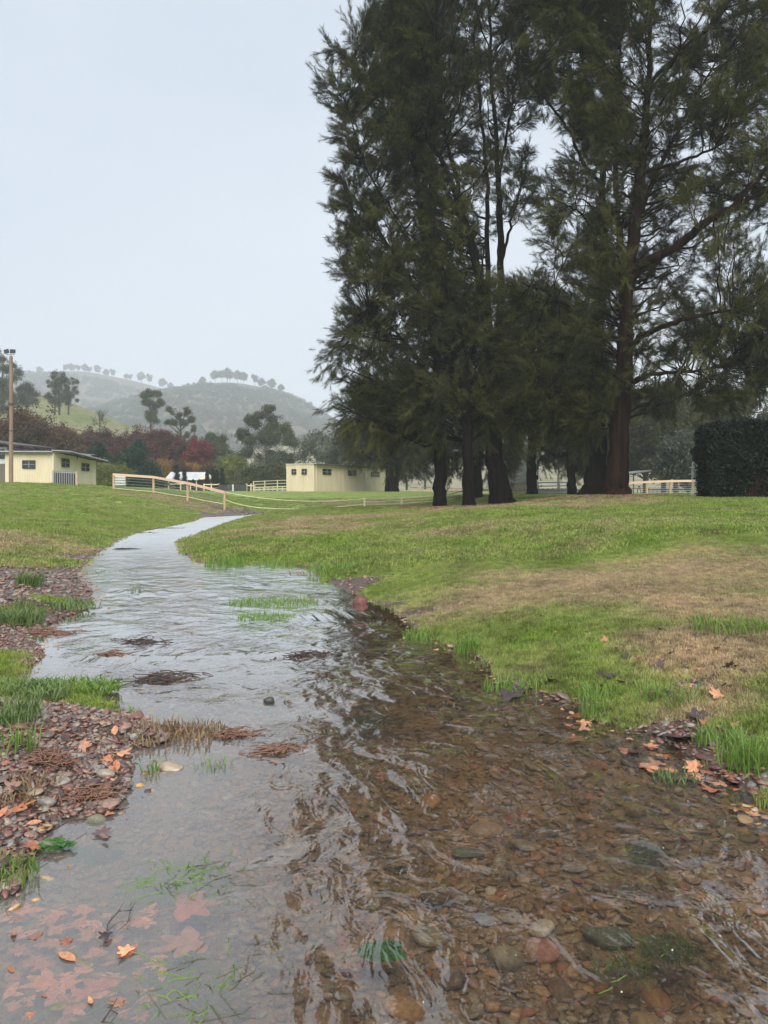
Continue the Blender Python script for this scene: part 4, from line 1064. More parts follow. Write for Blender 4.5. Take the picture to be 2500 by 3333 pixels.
# ================================================================== OTHER TREES
def leafcards(n, L, w, seed, spread=1.0):
    """a loose spray of small leaves filling a ball of radius 1"""
    r = np.random.default_rng(seed); V = []; F = []
    for k in range(n):
        d = r.normal(size=3); d /= np.linalg.norm(d); p = d*spread*r.random()**.45
        a = r.normal(size=3); a /= np.linalg.norm(a); c = np.cross(a, r.normal(size=3)); c /= np.linalg.norm(c)+1e-6
        l = L*(.6+.8*r.random()); ww = w*(.6+.8*r.random()); b = len(V)
        V += [tuple(p-a*l/2), tuple(p+c*ww/2), tuple(p+a*l/2), tuple(p-c*ww/2)]; F.append((b, b+1, b+2, b+3))
    me = bpy.data.meshes.new('spray'); me.from_pydata(V, [], F); me.update(); return me
_fm = {}
def leafset(name, c1, c2, n=60, L=.38, w=.2, trans=.2, k=4):
    if name in _fm: return _fm[name]
    n = int(n*.55); L *= 1.35; w *= 1.45
    m = foliage_mat(name+'_leaf', c1, c2, trans, .65, .3); ms = []
    for s in range(k):
        me = leafcards(n, L, w, hash(name) % 97+s if False else len(_fm)*13+s); me.materials.append(m); ms.append(me)
    _fm[name] = make_source(name+'_spray', ms); return _fm[name]
EUC = leafset('gum', (.03,.045,.022), (.11,.12,.055), 70, .30, .14)
EUC_PALE = leafset('pale_gum', (.05,.065,.045), (.12,.13,.09), 60, .30, .14)
MAPLE = leafset('maroon', (.04,.016,.016), (.13,.045,.04), 80, .26, .16)
MAPLE_RED = leafset('crimson', (.07,.015,.018), (.2,.04,.04), 80, .26, .16)
BROWN = leafset('russet', (.035,.022,.015), (.12,.06,.03), 70, .26, .16)
ORANGE = leafset('orange', (.12,.05,.02), (.36,.22,.03), 80, .24, .16)
LIME = leafset('lime', (.06,.085,.02), (.2,.22,.06), 90, .22, .14)
CONIF = leafset('spruce', (.01,.028,.02), (.04,.085,.05), 110, .34, .09)
CYP = leafset('cypress', (.008,.016,.012), (.025,.04,.03), 110, .3, .09)
OLIVE = leafset('olive', (.02,.026,.01), (.085,.09,.025), 80, .32, .12)
GREY = leafset('grey_scrub', (.04,.05,.035), (.10,.115,.085), 50, .36, .2)
M_GUMBARK = simple('pale_gum_bark', (.09,.08,.07), (.3,.28,.25), 2, .85, .3, .02, (1,1,.3))
M_DKBARK = simple('plain_dark_bark', (.03,.025,.02), (.08,.068,.055), 3, .9, .5, .03, (1,1,.25))

def tree(name, label, px, py, Y, h, wd, coll, bark, seed, style='round', dens=1.0, sc=None, group=None, cat='tree', trunk_f=.35, size=None, tr=None, blobs=None, gx=1.0, gz_=1.0):
    """px,py = foot in the photo; h,wd in metres"""
    r = np.random.default_rng(seed); b = W(px, py, Y); rt = empty(name, tuple(b), label, cat, group); h *= gz_
    T = Tubes(); r0 = tr or .018*h+.05; P = []; Rr = []
    topz = h*(.85 if style != 'bare' else .6); lean = r.normal(0, .03*h, 2)
    tt = np.linspace(0, 1, 9)
    base = np.stack([lean[0]*tt**2+r.normal(0, .01*h, 9)*tt, lean[1]*tt**2, topz*tt-.3*(tt == 0)], 1)
    T.add(base, r0*(1.15-.95*tt), 7)
    given = blobs is not None
    if blobs is None:
        nb = {'round': 30, 'gum': 22, 'cone': 40, 'column': 10, 'bush': 26, 'flat': 16, 'bare': 18}[style]
        blobs = []
        for k in range(nb):
            a = r.random()*2*np.pi; q = (k+r.random())/nb
            if style == 'cone': z = h*(.10+.85*q); rad = wd/2*(1-q)**.8*(.6+.4*r.random()); s = wd*.13*(1.25-q)
            elif style == 'column': z = h*(.08+.86*q); rad = wd*.14*r.random(); s = wd*.26*(1.1-.6*q**3)
            elif style == 'bush': z = h*(.2+.6*q); rad = wd*.36*math.sqrt(r.random())*(1.1-.5*q); s = wd*.15*(.6+.8*r.random())
            elif style == 'flat': z = h*(.72+.2*r.random()); rad = wd*.42*math.sqrt(r.random()); s = wd*.16
            elif style == 'gum': z = h*(trunk_f+(.95-trunk_f)*q); rad = wd*.40*math.sqrt(r.random())*(1.15-.6*abs(q-.45)); s = wd*.11*(.6+.9*r.random())
            else: z = h*(trunk_f+(.93-trunk_f)*q); rad = wd*.38*math.sqrt(r.random())*math.sin(math.pi*(.18+.72*q)); s = wd*.125*(.6+.9*r.random())
            blobs.append((rad*math.cos(a), rad*math.sin(a), z, s))
    if given:
        nb2 = []
        for (x, y, z, s) in blobs:
            x *= gx; z *= gz_; s *= (gx+gz_)/2
            for _ in range(4):
                d = r.normal(size=3); d /= np.linalg.norm(d); u = s*(.25+.6*r.random()); nb2.append((x+d[0]*u, y+d[1]*u, z+d[2]*u*.8, s*(.3+.3*r.random())))
        blobs = nb2
    PP = []; SS = []; TT = []
    for (x, y, z, s) in blobs:
        if style not in ('column',):
            zi = max(.12*h, z-.55*math.hypot(x, y)-.08*h); f = min(zi/topz, .98)
            a = np.array([np.interp(f, tt, base[:, c]) for c in range(3)]); e = np.array([x, y, z]); t = np.linspace(0, 1, 5)[:, None]
            mid = (a+e)/2+np.array([0, 0, -.03*h]); Q = a*(1-t)**2+mid*2*t*(1-t)+e*t*t
            T.add(Q, np.linspace(max(.35*r0*(1-f*.6), .02), .015, 5), 4)
            for _ in range(9 if style == 'bare' else 3):
                d = r.normal(size=3)*s*1.0; d[2] = abs(d[2])*(1.4 if style == 'bare' else 1); T.add(np.array([e-(e-a)*.35*r.random(), e+d*.5+r.normal(0, .05, 3), e+d]), [.03 if style != 'bare' else .035, .02, .012], 3)
        sz = size or max(.45, .09*wd)
        if style == 'bare': continue
        n = int(dens*11*(s/sz)**2)+3; d = r.normal(size=(n, 3)); d /= np.linalg.norm(d, axis=1, keepdims=True)
        rr = (np.abs(r.normal(0, .62, n))+.12)[:, None]; q = np.array([x, y, z])+d*rr*s*np.array([1, 1, .8 if style not in ('column',) else 1.3])
        PP.append(q); SS.append(sz*(.6+.7*r.random(n))); TT.append(np.clip(r.random()*.55+r.normal(.2, .25, n), 0, 1))
    link('trunk', T.mesh('trunk', bark), rt)
    if PP:
        PP = np.concatenate(PP); PP[:, 2] = np.maximum(PP[:, 2], .1); N = len(PP)
        scatter('crown', coll, PP, r.random((N, 3))*6.28, np.concatenate(SS), np.concatenate(TT), rt, kind='stuff')
    return rt
def copy_tree(src, px, py, Y, label, s=1.0, rot=0.0, group=None, loc=None):
    c = src.copy(); COL.objects.link(c); c.location = loc if loc is not None else W(px, py, Y); c['label'] = label; c.scale = (s,)*3; c.rotation_euler = (0, 0, rot)
    if group: c['group'] = group
    for ch in src.children:
        d = ch.copy(); COL.objects.link(d); d.parent = c
    return c
# --- trees behind the she-oaks
M0 = dict(bark=M_DKBARK)
BG = 'darker trees behind the she-oaks'
casuarina('dark drooping she-oak growing at the far right corner of the long cream shed', (1280,1602,80),
    [[(1282,1612,0,.6),(1282,1560,0,.5),(1275,1450,0,.4),(1270,1350,0,.25),(1262,1250,0,.12)], [(1262,1604,.5,.35),(1268,1500,.5,.3),(1240,1400,.6,.18),(1200,1330,.8,.08)], [(1278,1480,0,.2),(1330,1400,0,.14),(1380,1340,0,.08)]],
    [(1200,1230),(1130,1300),(1095,1400),(1130,1450),(1180,1460),(1245,1465),(1275,1500),(1300,1560),(1330,1520),(1400,1500),(1430,1400),(1400,1260),(1300,1200)], 80, 190, 21, 5, weep_below=12, scl=1.7, tl=1.7, group=BG, tint_bias=-.1)
casuarina('she-oak with a grey trunk seen just left of the broad flared trunk', (1553,1612,58),
    [[(1553,1618,0,.5),(1553,1560,0,.4),(1553,1450,0,.33),(1550,1300,0,.2),(1545,1200,0,.1)], [(1553,1500,0,.15),(1590,1440,0,.1),(1660,1400,0,.06)], [(1553,1500,0,.14),(1500,1440,0,.1),(1450,1420,0,.05)]],
    [(1420,1480),(1400,1400),(1440,1250),(1560,1180),(1700,1250),(1720,1400),(1690,1500),(1640,1570),(1600,1590),(1585,1520),(1540,1500),(1500,1580),(1460,1560)], 58, 120, 22, 4, weep_below=12, scl=1.35, tl=1.3, group=BG)
casuarina('she-oak with a single burled dark trunk standing behind the pine rails', (1733,1614,62),
    [[(1733,1620,0,.55),(1733,1590,0,.42),(1730,1540,0,.4),(1731,1460,0,.36),(1728,1300,0,.28),(1735,1150,0,.15),(1740,1000,0,.08)], [(1731,1420,0,.2),(1690,1380,-.5,.16),(1660,1400,-.8,.12),(1640,1430,-1,.08)], [(1730,1440,0,.2),(1790,1470,-.5,.16),(1840,1480,-.8,.13),(1900,1470,-1,.08)],
     [(1748,1556,0,.16),(1743,1552,0,.2),(1735,1548,0,.2)], [(1722,1516,0,.13),(1726,1513,0,.17),(1733,1510,0,.17)]],
    [(1620,1400),(1600,1200),(1640,1000),(1740,900),(1860,1000),(1900,1200),(1900,1380),(1870,1450),(1830,1430),(1800,1490),(1770,1480),(1745,1440),(1700,1470),(1660,1440)], 62, 190, 23, 4.5, weep_below=14, scl=1.4, tl=1.4, group=BG, tint_bias=.08, holes=[(1700,1000,80,100,.5)])
casuarina('she-oak with a thin dark trunk left of the close pair of big trunks', (1862,1612,60),
    [[(1862,1618,0,.4),(1860,1560,0,.33),(1856,1450,0,.28),(1850,1300,0,.2),(1845,1150,0,.1)], [(1858,1470,0,.16),(1815,1490,-.3,.12),(1780,1465,-.5,.08),(1750,1470,-.6,.05)], [(1856,1420,0,.14),(1920,1400,0,.08)]],
    [(1780,1380),(1780,1200),(1860,1100),(1960,1200),(1990,1400),(1960,1500),(1920,1560),(1890,1580),(1880,1510),(1850,1480),(1810,1440)], 60, 110, 24, 3.5, weep_below=13, scl=1.35, tl=1.3, group=BG, tint_bias=.12)
BH = 'olive trees beyond the right-hand fence'
for k, (px, py, Y, h, w, lab, cl) in enumerate([
    (2100,1600,96,13,11,'olive green tree directly right of the big reddish trunk, behind the carport', OLIVE),
    (2200,1600,88,12,9,'yellowish olive tree between the carport and the garden arch', OLIVE),
    (2275,1600,92,11,8,'dark olive tree standing right behind the garden arch', OLIVE),
    (2390,1600,100,13.5,11,'tall loose tree whose top shows over the ivy hedge', OLIVE),
    (2560,1600,98,12,11,'tree over the ivy hedge at the picture edge', OLIVE),
    (2240,1602,74,5.2,7,'low grey green bushy tree behind the wire bays', GREY),
    (2020,1600,104,17,12,'tall dark tree filling the gap behind the close pair of trunks', OLIVE),
    (2160,1600,120,17,12,'tallest grey tree of the background, above the carport roof', EUC),
    (2330,1600,125,16,13,'tall thin crowned gum behind the loose olive tree', EUC),
    (1925,1600,90,9,7,'low olive tree seen left of the close pair of trunks', OLIVE)]):
    tree('background_tree', lab, px, py, Y, h, w, cl, M_DKBARK, 300+k, 'round' if k not in (1, 2) else 'gum', 1.1, group=BH, trunk_f=.22)
# --- the pale ones seen under the she-oaks
def P_(name, lab, px, py, Y, h, w, cl, bark, seed, style='gum', dens=.8, **k): return tree(name, lab, px, py, Y, h, w, cl, bark, seed, style, dens, **k)
P_('gum_tree', 'hazy pale gum just left of the first dark trunk, behind the feed racks', 1384, 1588, 150, 9, 8, EUC_PALE, M_DKBARK, 40, trunk_f=.25)
P_('gum_tree', 'small hazy gum between the shed corner she-oak and the feed rack', 1324, 1590, 160, 10, 8.5, EUC_PALE, M_DKBARK, 41, trunk_f=.3)
P_('bare_tree', 'leafless grey tree behind the galvanised gate', 1818, 1596, 110, 8.5, 9, None, simple('twig_grey', (.12,.09,.08), (.2,.16,.15), 4, .9, 0), 42, 'bare')
P_('gum_tree', 'faint round gum left of the burled trunk', 1690, 1592, 210, 12, 13, EUC_PALE, M_DKBARK, 43, 'round', trunk_f=.15)
P_('gum_tree', 'low faint gum next to the round one, below its crown', 1672, 1596, 180, 6, 10, EUC_PALE, M_DKBARK, 44, 'bush')
P_('wattle_tree', 'grey leaning tree with open bare limbs left behind the long shed', 1075, 1590, 130, 9.5, 12, EUC_PALE, M_DKBARK, 45, 'gum', .55, trunk_f=.3)
P_('wattle_tree', 'grey green feathery tree behind the middle of the long shed', 1150, 1590, 120, 10, 10, EUC_PALE, M_DKBARK, 46, 'round', .7, trunk_f=.2)
P_('scrub_tree', 'dark low tree behind the right half of the long shed roof', 1230, 1592, 110, 9, 10, EUC, M_DKBARK, 47, 'bush', .9)
# --- the large gum above the lime shrub
bl = [(-4,0,9,2.6),(-6,1,13.2,2.4),(-2.5,0,15.5,2.6),(1,0,19,1.8),(-1,-1,17.5,1.6),(3,1,16,2.6),(6,0,13.8,2.9),(8,-1,11,2.6),(7,1,8,2.4),(3,-1,12,3),(0,0,12,3),(-3.5,1,11.5,2.4),(0,1,8,2.8),(4,0,7.5,2.6),(-6.5,0,7.5,1.8),(1.5,0,15,2.0),(-5,-1,5,2),(-1,-1,4.5,2.2),(5,-1,5,1.8),(-4,-2,3,2),(0,-2,2.8,2.2),(4,-2,3,2.2),(7,-1,4.5,1.8),(-6.5,-1,4,1.6)]
P_('large_gum_tree', 'big round olive gum with pale limbs between the lime shrub and long shed', 858, 1592, 140, 18, 17, EUC, M_GUMBARK, 50, 'gum', 1.5, blobs=bl, size=.65, tr=.4, gx=.66, gz_=.76)
P_('gum_tree', 'tall narrow gum on the slope above the maroon trees', 492, 1440, 190, 17, 9.5, EUC, M_DKBARK, 51, 'gum', 1.0, trunk_f=.3, blobs=[(-3,0,14.5,1.9),(0,0,16,2),(3,0,15.8,1.9),(3.4,0,12.5,1.8),(1,0,12,2.4),(-1.5,0,12.5,2.1),(0.5,0,9.4,2.1),(-.8,0,8,1.5),(1.6,0,7,1.3)], size=.65, gx=.68, gz_=.78)
P_('spreading_gum_tree', 'dark spreading gum with crooked limbs right of the tall narrow gum', 590, 1500, 165, 17.5, 17, EUC, M_DKBARK, 52, 'gum', 1.1, blobs=[(-4,0,15.5,1.6),(-1,0,14,1.8),(2,0,15,1.9),(4,0,13,1.8),(4.8,0,10,1.5),(-3,0,11.5,1.8),(-6,0,8,1.9),(1,0,12,1.6),(-5.5,0,12,1.3),(-8,0,6,1.8),(5,0,6.5,2),(-3,0,6,1.5),(2,0,8,1.2)], size=.5, tr=.32, gx=.56, gz_=.7)
HG = 'gums standing on the green hill'
P_('gum_tree', 'small round gum on the green hill, right of the light pole', 87, 1360, 205, 9.6, 6.2, EUC_PALE, M_DKBARK, 53, 'round', 1.0, group=HG, trunk_f=.35, size=.6)
hg = P_('gum_tree', 'tallest gum of the cluster on the green hill', 193, 1347, 205, 11.8, 7.0, EUC_PALE, M_DKBARK, 54, 'gum', 1.0, group=HG, trunk_f=.3, size=.6)
copy_tree(hg, 179, 1349, 204, 'slim gum on the left side of the hill cluster', .78, 2.1, HG)
copy_tree(hg, 223, 1346, 206, 'broad gum on the right side of the hill cluster', .86, 4.0, HG)
P_('gum_tree', 'tall open gum rising behind the top of the light pole', 10, 1330, 200, 15.5, 9, EUC, M_DKBARK, 55, 'gum', .7, group=HG, trunk_f=.45, size=.62)
P_('gum_tree', 'leafy gum at the picture edge left of the light pole', -5, 1380, 190, 12, 9, EUC_PALE, M_DKBARK, 56, 'round', .9, group=HG, trunk_f=.25, size=.62)
P_('gum_tree', 'thin gum beside the light pole on the hill', 45, 1360, 200, 6.8, 4, EUC_PALE, M_DKBARK, 57, 'gum', .9, group=HG, trunk_f=.3, size=.5)
P_('bare_tree', 'small bare grey tree on the lower green slope above the maroon row', 325, 1415, 175, 5.5, 5, None, M_DKBARK, 58, 'bare')
# --- maroon row, conifers, shrubs, cypresses
MR = 'autumn trees in a row behind the sheds'
for k, (px, py, Y, h, w, cl, lab) in enumerate([
    (-40,1585,120,10,11,BROWN,'brown autumn tree cut by the picture edge behind the white building'),
    (100,1585,104,9.8,12,BROWN,'widest russet autumn tree, directly behind the cream shed'),
    (20,1585,112,9,9,MAPLE,'maroon tree behind the light pole'),
    (205,1585,112,8.8,9,BROWN,'grey brown autumn tree behind the right end of the cream shed roof'),
    (258,1585,124,8.0,8,MAPLE,'dull plum coloured tree left of the dark green conifers'),
    (320,1587,130,9.5,11,MAPLE,'maroon tree above the pair of dark green conifers'),
    (400,1587,128,8.2,8,MAPLE,'low maroon tree between the conifers and tall pale twigs'),
    (455,1587,132,9.4,9,MAPLE,'upright dark maroon tree under the tall narrow gum'),
    (530,1587,132,9.5,12,MAPLE,'dark purple tree above the orange shrub'),
    (590,1587,130,8.6,7.7,MAPLE,'plum tree above the pavilion roof'),
    (650,1587,128,7.6,8,MAPLE_RED,'brightest crimson tree at the right end of the autumn row'),
    (700,1588,150,11,10,EUC,'dull green tree behind the crimson tree')]):
    tree('autumn_tree' if cl is not EUC else 'gum_tree', lab, px, py, Y, h, w, cl, M_DKBARK, 400+k, 'round', 1.0, group=MR, trunk_f=.18, size=.7)
CG = 'dark green conifers between the cream shed and fence'
for k, (px, py, Y, h, w, lab) in enumerate([(318,1590,84,6.1,4.6,'dark conifer touching the cream shed eave'), (412,1590,88,5.2,4.4,'left conifer of the closer pair'), (452,1590,88,6.3,5.0,'tallest conifer, right one of the closer pair'), (482,1592,86,3.5,2.4,'lowest conifer in front of the tallest one')]):
    tree('conifer', lab, px, py, Y, h*.86, w*1.05, CONIF, M_DKBARK, 450+k, 'cone', 1.5, group=CG, size=.55)
SG = 'autumn shrubs behind the pavilion'
for k, (px, py, Y, h, w, cl, lab) in enumerate([
    (530,1592,119,4.9,5.6,ORANGE,'orange and yellow shrub at the left end of the pavilion roof'),
    (590,1590,118,4.6,4,BROWN,'rusty shrub between the first two cypresses'), (632,1590,120,3.9,6,ORANGE,'low flame coloured shrub over the pavilion ridge'), (680,1590,120,4.2,4,BROWN,'brown shrub right of the pavilion gable'),
    (352,1592,82,2.6,5,LIME,'yellow green low shrub beside the end wall of the cream shed'),
    (262,1590,112,5,5,BROWN,'brown bush hidden behind the shed eave')]):
    tree('shrub', lab, px, py, Y, h, w, cl, M_DKBARK, 470+k, 'bush', 1.2, group=SG, cat='shrub', size=.5)
tree('lime_shrub', 'large yellow green shrub right of the cypress row', 768, 1592, 104, 4.7, 5.8, LIME, M_DKBARK, 480, 'bush', 1.5, cat='shrub', size=.55)
tree('hedge_shrub', 'low dark green hedge shrub behind the cattle yard rails', 868, 1594, 100, 3.0, 8, EUC, M_DKBARK, 481, 'bush', 1.3, cat='shrub', size=.5)
YG = 'dark cypresses around the pavilion'
cy0 = tree('cypress', 'leftmost dark cypress, standing before the pavilion roof', 576, 1598, 100, 3.6, 1.0, CYP, M_DKBARK, 490, 'column', 3.5, group=YG, size=.2)
for px, s, lab in ((601,.86,'second cypress, in the middle of the pavilion roof'), (675,.82,'slender cypress at the pavilion gable'), (694,.85,'cypress next to the timber gate, left of two close ones'), (707,.8,'cypress just left of the timber gate post'), (724,.86,'cypress behind the picket part of the timber gate'), (628,.45,'small cypress in front of the open side of the pavilion'), (808,.62,'cypress right of the lime shrub'), (825,.55,'last small cypress before the cattle yard')):
    copy_tree(cy0, px, 1598, 99, lab, s, s*7, YG)
# --- ivy covered hedge / fence, right
def ivy():
    Y = 30.5; b = W(2420, 1622, Y)
    rt = empty('ivy_hedge', tuple(b), 'tall dense hedge of dark ivy over an old red brown paling fence', 'hedge')
    x0 = W(2322, 0, Y).x; x1 = W(2900, 0, Y).x; zt = W(0, 1395, Y).z; zb = W(0, 1626, Y).z
    m = simple('dull_red_palings', (.03,.01,.008), (.075,.022,.018), 8, .8, .3)
    xx = x0+.5
    while xx < x1:
        w = .14; MB().box(xx, xx+w-.015, Y+.25, Y+.28, zb-.2, zt-.5).build('paling', m, rt); xx += w
    MB().box(x0+.4, x1, Y+.3, Y+1.4, zb-.2, zt-.2).build('hedge_core', M_GREYTIMBER, rt)
    r = np.random.default_rng(5); N = 15000
    # front face, top, left end; sparse over the red palings at lower right
    f = r.random(N); X = np.where(f < .62, x0+r.random(N)*(x1-x0), np.where(f < .82, x0+r.random(N)*(x1-x0), x0+r.random(N)*.35))
    Z = np.where(f < .62, zb+r.random(N)*(zt-zb), np.where(f < .82, zt-.3*r.random(N)**2+.12, zb+r.random(N)*(zt-zb)))
    Yp = np.where(f < .62, Y-.02-.22*r.random(N), np.where(f < .82, Y-.2+1.7*r.random(N), Y-.2+1.6*r.random(N)))
    X += (fbm(Z*1.3, Yp, 3)-.5)*.9+rng.normal(0, .05, N); Z += (fbm(X*1.1, Yp, 4)-.5)*.7*(f >= .62)*(f < .82)
    Yp -= (fbm(X*1.5, Z*1.5, 9)-.4)*.5*(f < .62)
    bare = (X > x0+1.05+.25*fbm(Z*2, Z, 2)) & (Z < zb+1.35+.5*(fbm(X*1.5, Z, 6)-.5)) & (f < .62)
    keep = ~(bare & (r.random(N) < .93)); Pp = np.stack([X, Yp, Z], 1)[keep]; n = len(Pp)
    im = foliage_mat('ivy_leaf', (.0025,.006,.0035), (.006,.014,.007), .03, .75, 1.2); src = []
    for s in range(3):
        me = leafcards(16, .075, .065, 70+s, .16); me.materials.append(im); src.append(me)
    scatter('ivy', make_source('ivy_spray', src), Pp, r.random((n, 3))*6.28, .8+.6*r.random(n), None, rt, b, kind='stuff')
    settle2 = [c for c in rt.children if c.name.split('.')[0] != 'ivy']
    for c in settle2: c.location = c.location-rt.location
    for k in range(4):
        p = W(2395+k*9, 1624, Y-.3); q = W(2392+k*12, 1590-5*k, Y-.25)
        MB().tube([p-b, (p+q)/2-b+Vector((.02,0,0)), q-b], .012, 5).build('stem', M_GUMBARK, rt)
ivy()
# --- forested slopes: nobody could count them
def forest(name, at, xs, s0, s1, n, seed, keep=None, size=(5.5, 11), coll=None, label=None):
    r = np.random.default_rng(seed); x = xs[0]+r.random(n)*(xs[-1]-xs[0]); s = s0+(s1-s0)*r.random(n)**.8
    P = at(x, s); f = fbm(P[:, 0]/90, P[:, 1]/90, seed, 4)
    k = (f > .24); 
    if keep is not None: k &= keep(P, s)
    P = P[k]; N = len(P); sz = size[0]+(size[1]-size[0])*r.random(N)
    P[:, 2] += sz*.28
    scatter(name, coll, P, np.stack([r.random(N)*.5, r.random(N)*.5, r.random(N)*6.28], 1), np.stack([sz*.5, sz*.5, sz*.42], 1), np.clip(fbm(P[:, 0]/45, P[:, 1]/45, seed+5)*1.6-.4+r.normal(0, .2, N), 0, 1), kind='stuff')
FM = foliage_mat('bush_canopy', (.02,.032,.02), (.085,.10,.06), .1, .8, .02); FS = []
for s in range(5):
    me = leafcards(150, .34, .26, 900+s, 1.0); me.materials.append(FM); FS.append(me)
CF = make_source('canopy', FS)
forest('hill_woodland', left_ridge, lx, .1, .93, 15000, 31, coll=CF, keep=lambda P, s: (s < .86))
forest('hill_woodland', mid_hill, mx_, .12, .97, 15000, 32, coll=CF, keep=lambda P, s: (s < .84) | (P[:, 0] > W(870, 0, 1120).x) | (P[:, 0] < W(600, 0, 1120).x), size=(4.5, 9))
forest('rise_scrub', low_rise, rx_, .5, .98, 500, 33, coll=CF, size=(4, 9))
# ridge-line trees one can tell apart
RG = 'trees standing along the ridge line'
rd = tree('ridge_tree', 'leftmost of the flat topped trees on the bald summit', 700, 1243, 1116, 16, 15, EUC, M_DKBARK, 601, 'round', 1.0, group=RG, size=1.7, tr=.4, trunk_f=.36)
rd2 = tree('ridge_tree', 'twiggy tree beside the leftmost one on the bald summit', 722, 1243, 1116, 17, 12, EUC, M_DKBARK, 602, 'gum', 1.0, group=RG, size=1.6, tr=.3, trunk_f=.4)
sm = [(740,1243,rd,1.2,'tall tree in the middle of the bald summit group'), (748,1243,rd2,.9,'slim tree right of the middle of the summit group'), (773,1245,rd,1.05,'broad tree on the right of the summit group'), (785,1246,rd2,.75,'thin tree inside the right part of the summit group'), (793,1247,rd,.95,'rightmost tree of the bald summit group'),
      (659,1254,rd,.75,'lone round tree on the left shoulder of the bald summit'), (829,1256,rd2,.95,'pointed tree just right of the bald summit'), (852,1264,rd,.9,'tree on the skyline right of the pointed one'), (885,1270,rd,1.0,'dense crown on the right shoulder of the round hill'), (915,1280,rd,.8,'lower crown on the right shoulder of the round hill')]
for px, py, src, s, lab in sm: copy_tree(src, px, py, 1116, lab, s, px*.7, RG)
for i, (px, py, s, src, lab) in enumerate([(95,1226,.8,rd,'faded tree at the left end of the long ridge'), (128,1224,1.1,rd,'faded tall crown on the long ridge above the hill gums'), (215,1214,1.0,rd2,'first of the spaced trees on the long ridge top'), (232,1213,1.1,rd,'second of the spaced trees on the long ridge top'), (253,1213,.9,rd2,'slim spaced tree on the long ridge top'), (276,1214,1.1,rd,'round spaced tree on the long ridge top'),
        (292,1217,.8,rd2,'small gap tree after the round one on the long ridge'), (316,1220,1.15,rd,'largest of the spaced trees on the long ridge top'), (345,1228,1.0,rd,'tree at the right end of the spaced ones on the long ridge'), (366,1230,1.0,rd2,'thin tree beyond the spaced ones on the long ridge'),
        (412,1238,.8,rd,'small pair tree where the long ridge starts to fall'), (425,1240,.75,rd2,'slim pair tree where the long ridge starts to fall'), (460,1246,1.3,rd,'large pale crown on the falling part of the long ridge'), (485,1252,1.2,rd2,'open topped tree on the falling part of the long ridge'), (530,1266,1.3,rd,'dark crown low on the falling part of the long ridge'), (555,1272,1.0,rd,'crown next to the low dark one on the long ridge')]):
    copy_tree(src, px, py, 1445, lab, s*.95, px*.9, RG)
# ================================================================== NEAR GROUND: grass, pebbles, leaves, sticks
def sample_land(n, y0, y1, power=1.6, spread=.56, seed=0, xlim=None):
    r = np.random.default_rng(seed); u = r.random(n); k = 1-power+1e-6
    k = 2-power                       # pdf of Y ~ Y^(1-power): constant density per picture area falls with distance
    Y = (y0**k+u*(y1**k-y0**k))**(1/k); X = (r.random(n)*2-1)*(spread*Y+.6)
    sd = poly_sd(X, Y, POLY); return X, Y, sd, r
GA = foliage_mat('grass_blade', (.225,.34,.055), (.50,.37,.25), .4, .6, .9)
def mottle(m):
    n = m.node_tree.nodes; l = m.node_tree.links; geo = n.new('ShaderNodeNewGeometry'); pb = n['Principled BSDF']
    src = pb.inputs['Base Color'].links[0].from_socket
    a = noise_node(n, l, 1.3, 6, .75, geo.outputs['Position']); k = ramp(n, l, a.outputs['Fac'], [(.32, (.5,.5,.48)), (.52, (.95,.95,.95)), (.7, (1.2,1.17,1.0))])
    a2 = noise_node(n, l, 8.0, 4, .7, geo.outputs['Position']); k2 = ramp(n, l, a2.outputs['Fac'], [(.36, (.62,.6,.6)), (.6, (1.15,1.15,1.1))])
    c = mixc(n, l, 1.0, mixc(n, l, 1.0, src, k.outputs[0], 'MULTIPLY'), k2.outputs[0], 'MULTIPLY')
    for nd in n:
        for i in nd.inputs:
            if nd.type in ('BSDF_PRINCIPLED', 'BSDF_TRANSLUCENT') and i.name in ('Base Color', 'Color'): l.new(c, i)
mottle(GA)
def tuftmesh(n, h, w, spread, seed, lean=.6, rad=.05, mat=None):
    r = np.random.default_rng(seed); V = []; F = []
    for k in range(n):
        a = r.random()*6.28; q = rad*math.sqrt(r.random()); bx, by = q*math.cos(a), q*math.sin(a); a2 = r.random()*6.28; L = h*(.55+.7*r.random()); ln = lean*(.2+r.random())*spread
        dx, dy = math.cos(a2)*ln, math.sin(a2)*ln; sx, sy = -math.sin(a2)*w/2, math.cos(a2)*w/2; b = len(V)
        for t, ww in ((0, 1), (.55, .8)):
            px, py, pz = bx+dx*L*t*t, by+dy*L*t*t, L*t*(1-.18*ln*t); V += [(px-sx*ww, py-sy*ww, pz-.01*(t == 0)), (px+sx*ww, py+sy*ww, pz-.01*(t == 0))]
        V.append((bx+dx*L, by+dy*L, L*(1-.35*ln))); F += [(b, b+1, b+3, b+2), (b+2, b+3, b+4)]
    me = bpy.data.meshes.new('tuft'); me.from_pydata(V, [], F); me.update(); me.materials.append(mat or GA); return me
C_SHORT = make_source('short_turf', [tuftmesh(16, .03, .005, 1.4, s, rad=.065) for s in range(5)])
C_LONG = make_source('long_turf', [tuftmesh(18, .08, .0036, 1.3, 20+s, rad=.05) for s in range(5)])
C_FAR = make_source('far_turf', [tuftmesh(22, .045, .016, 1.3, 40+s, rad=.16) for s in range(5)])
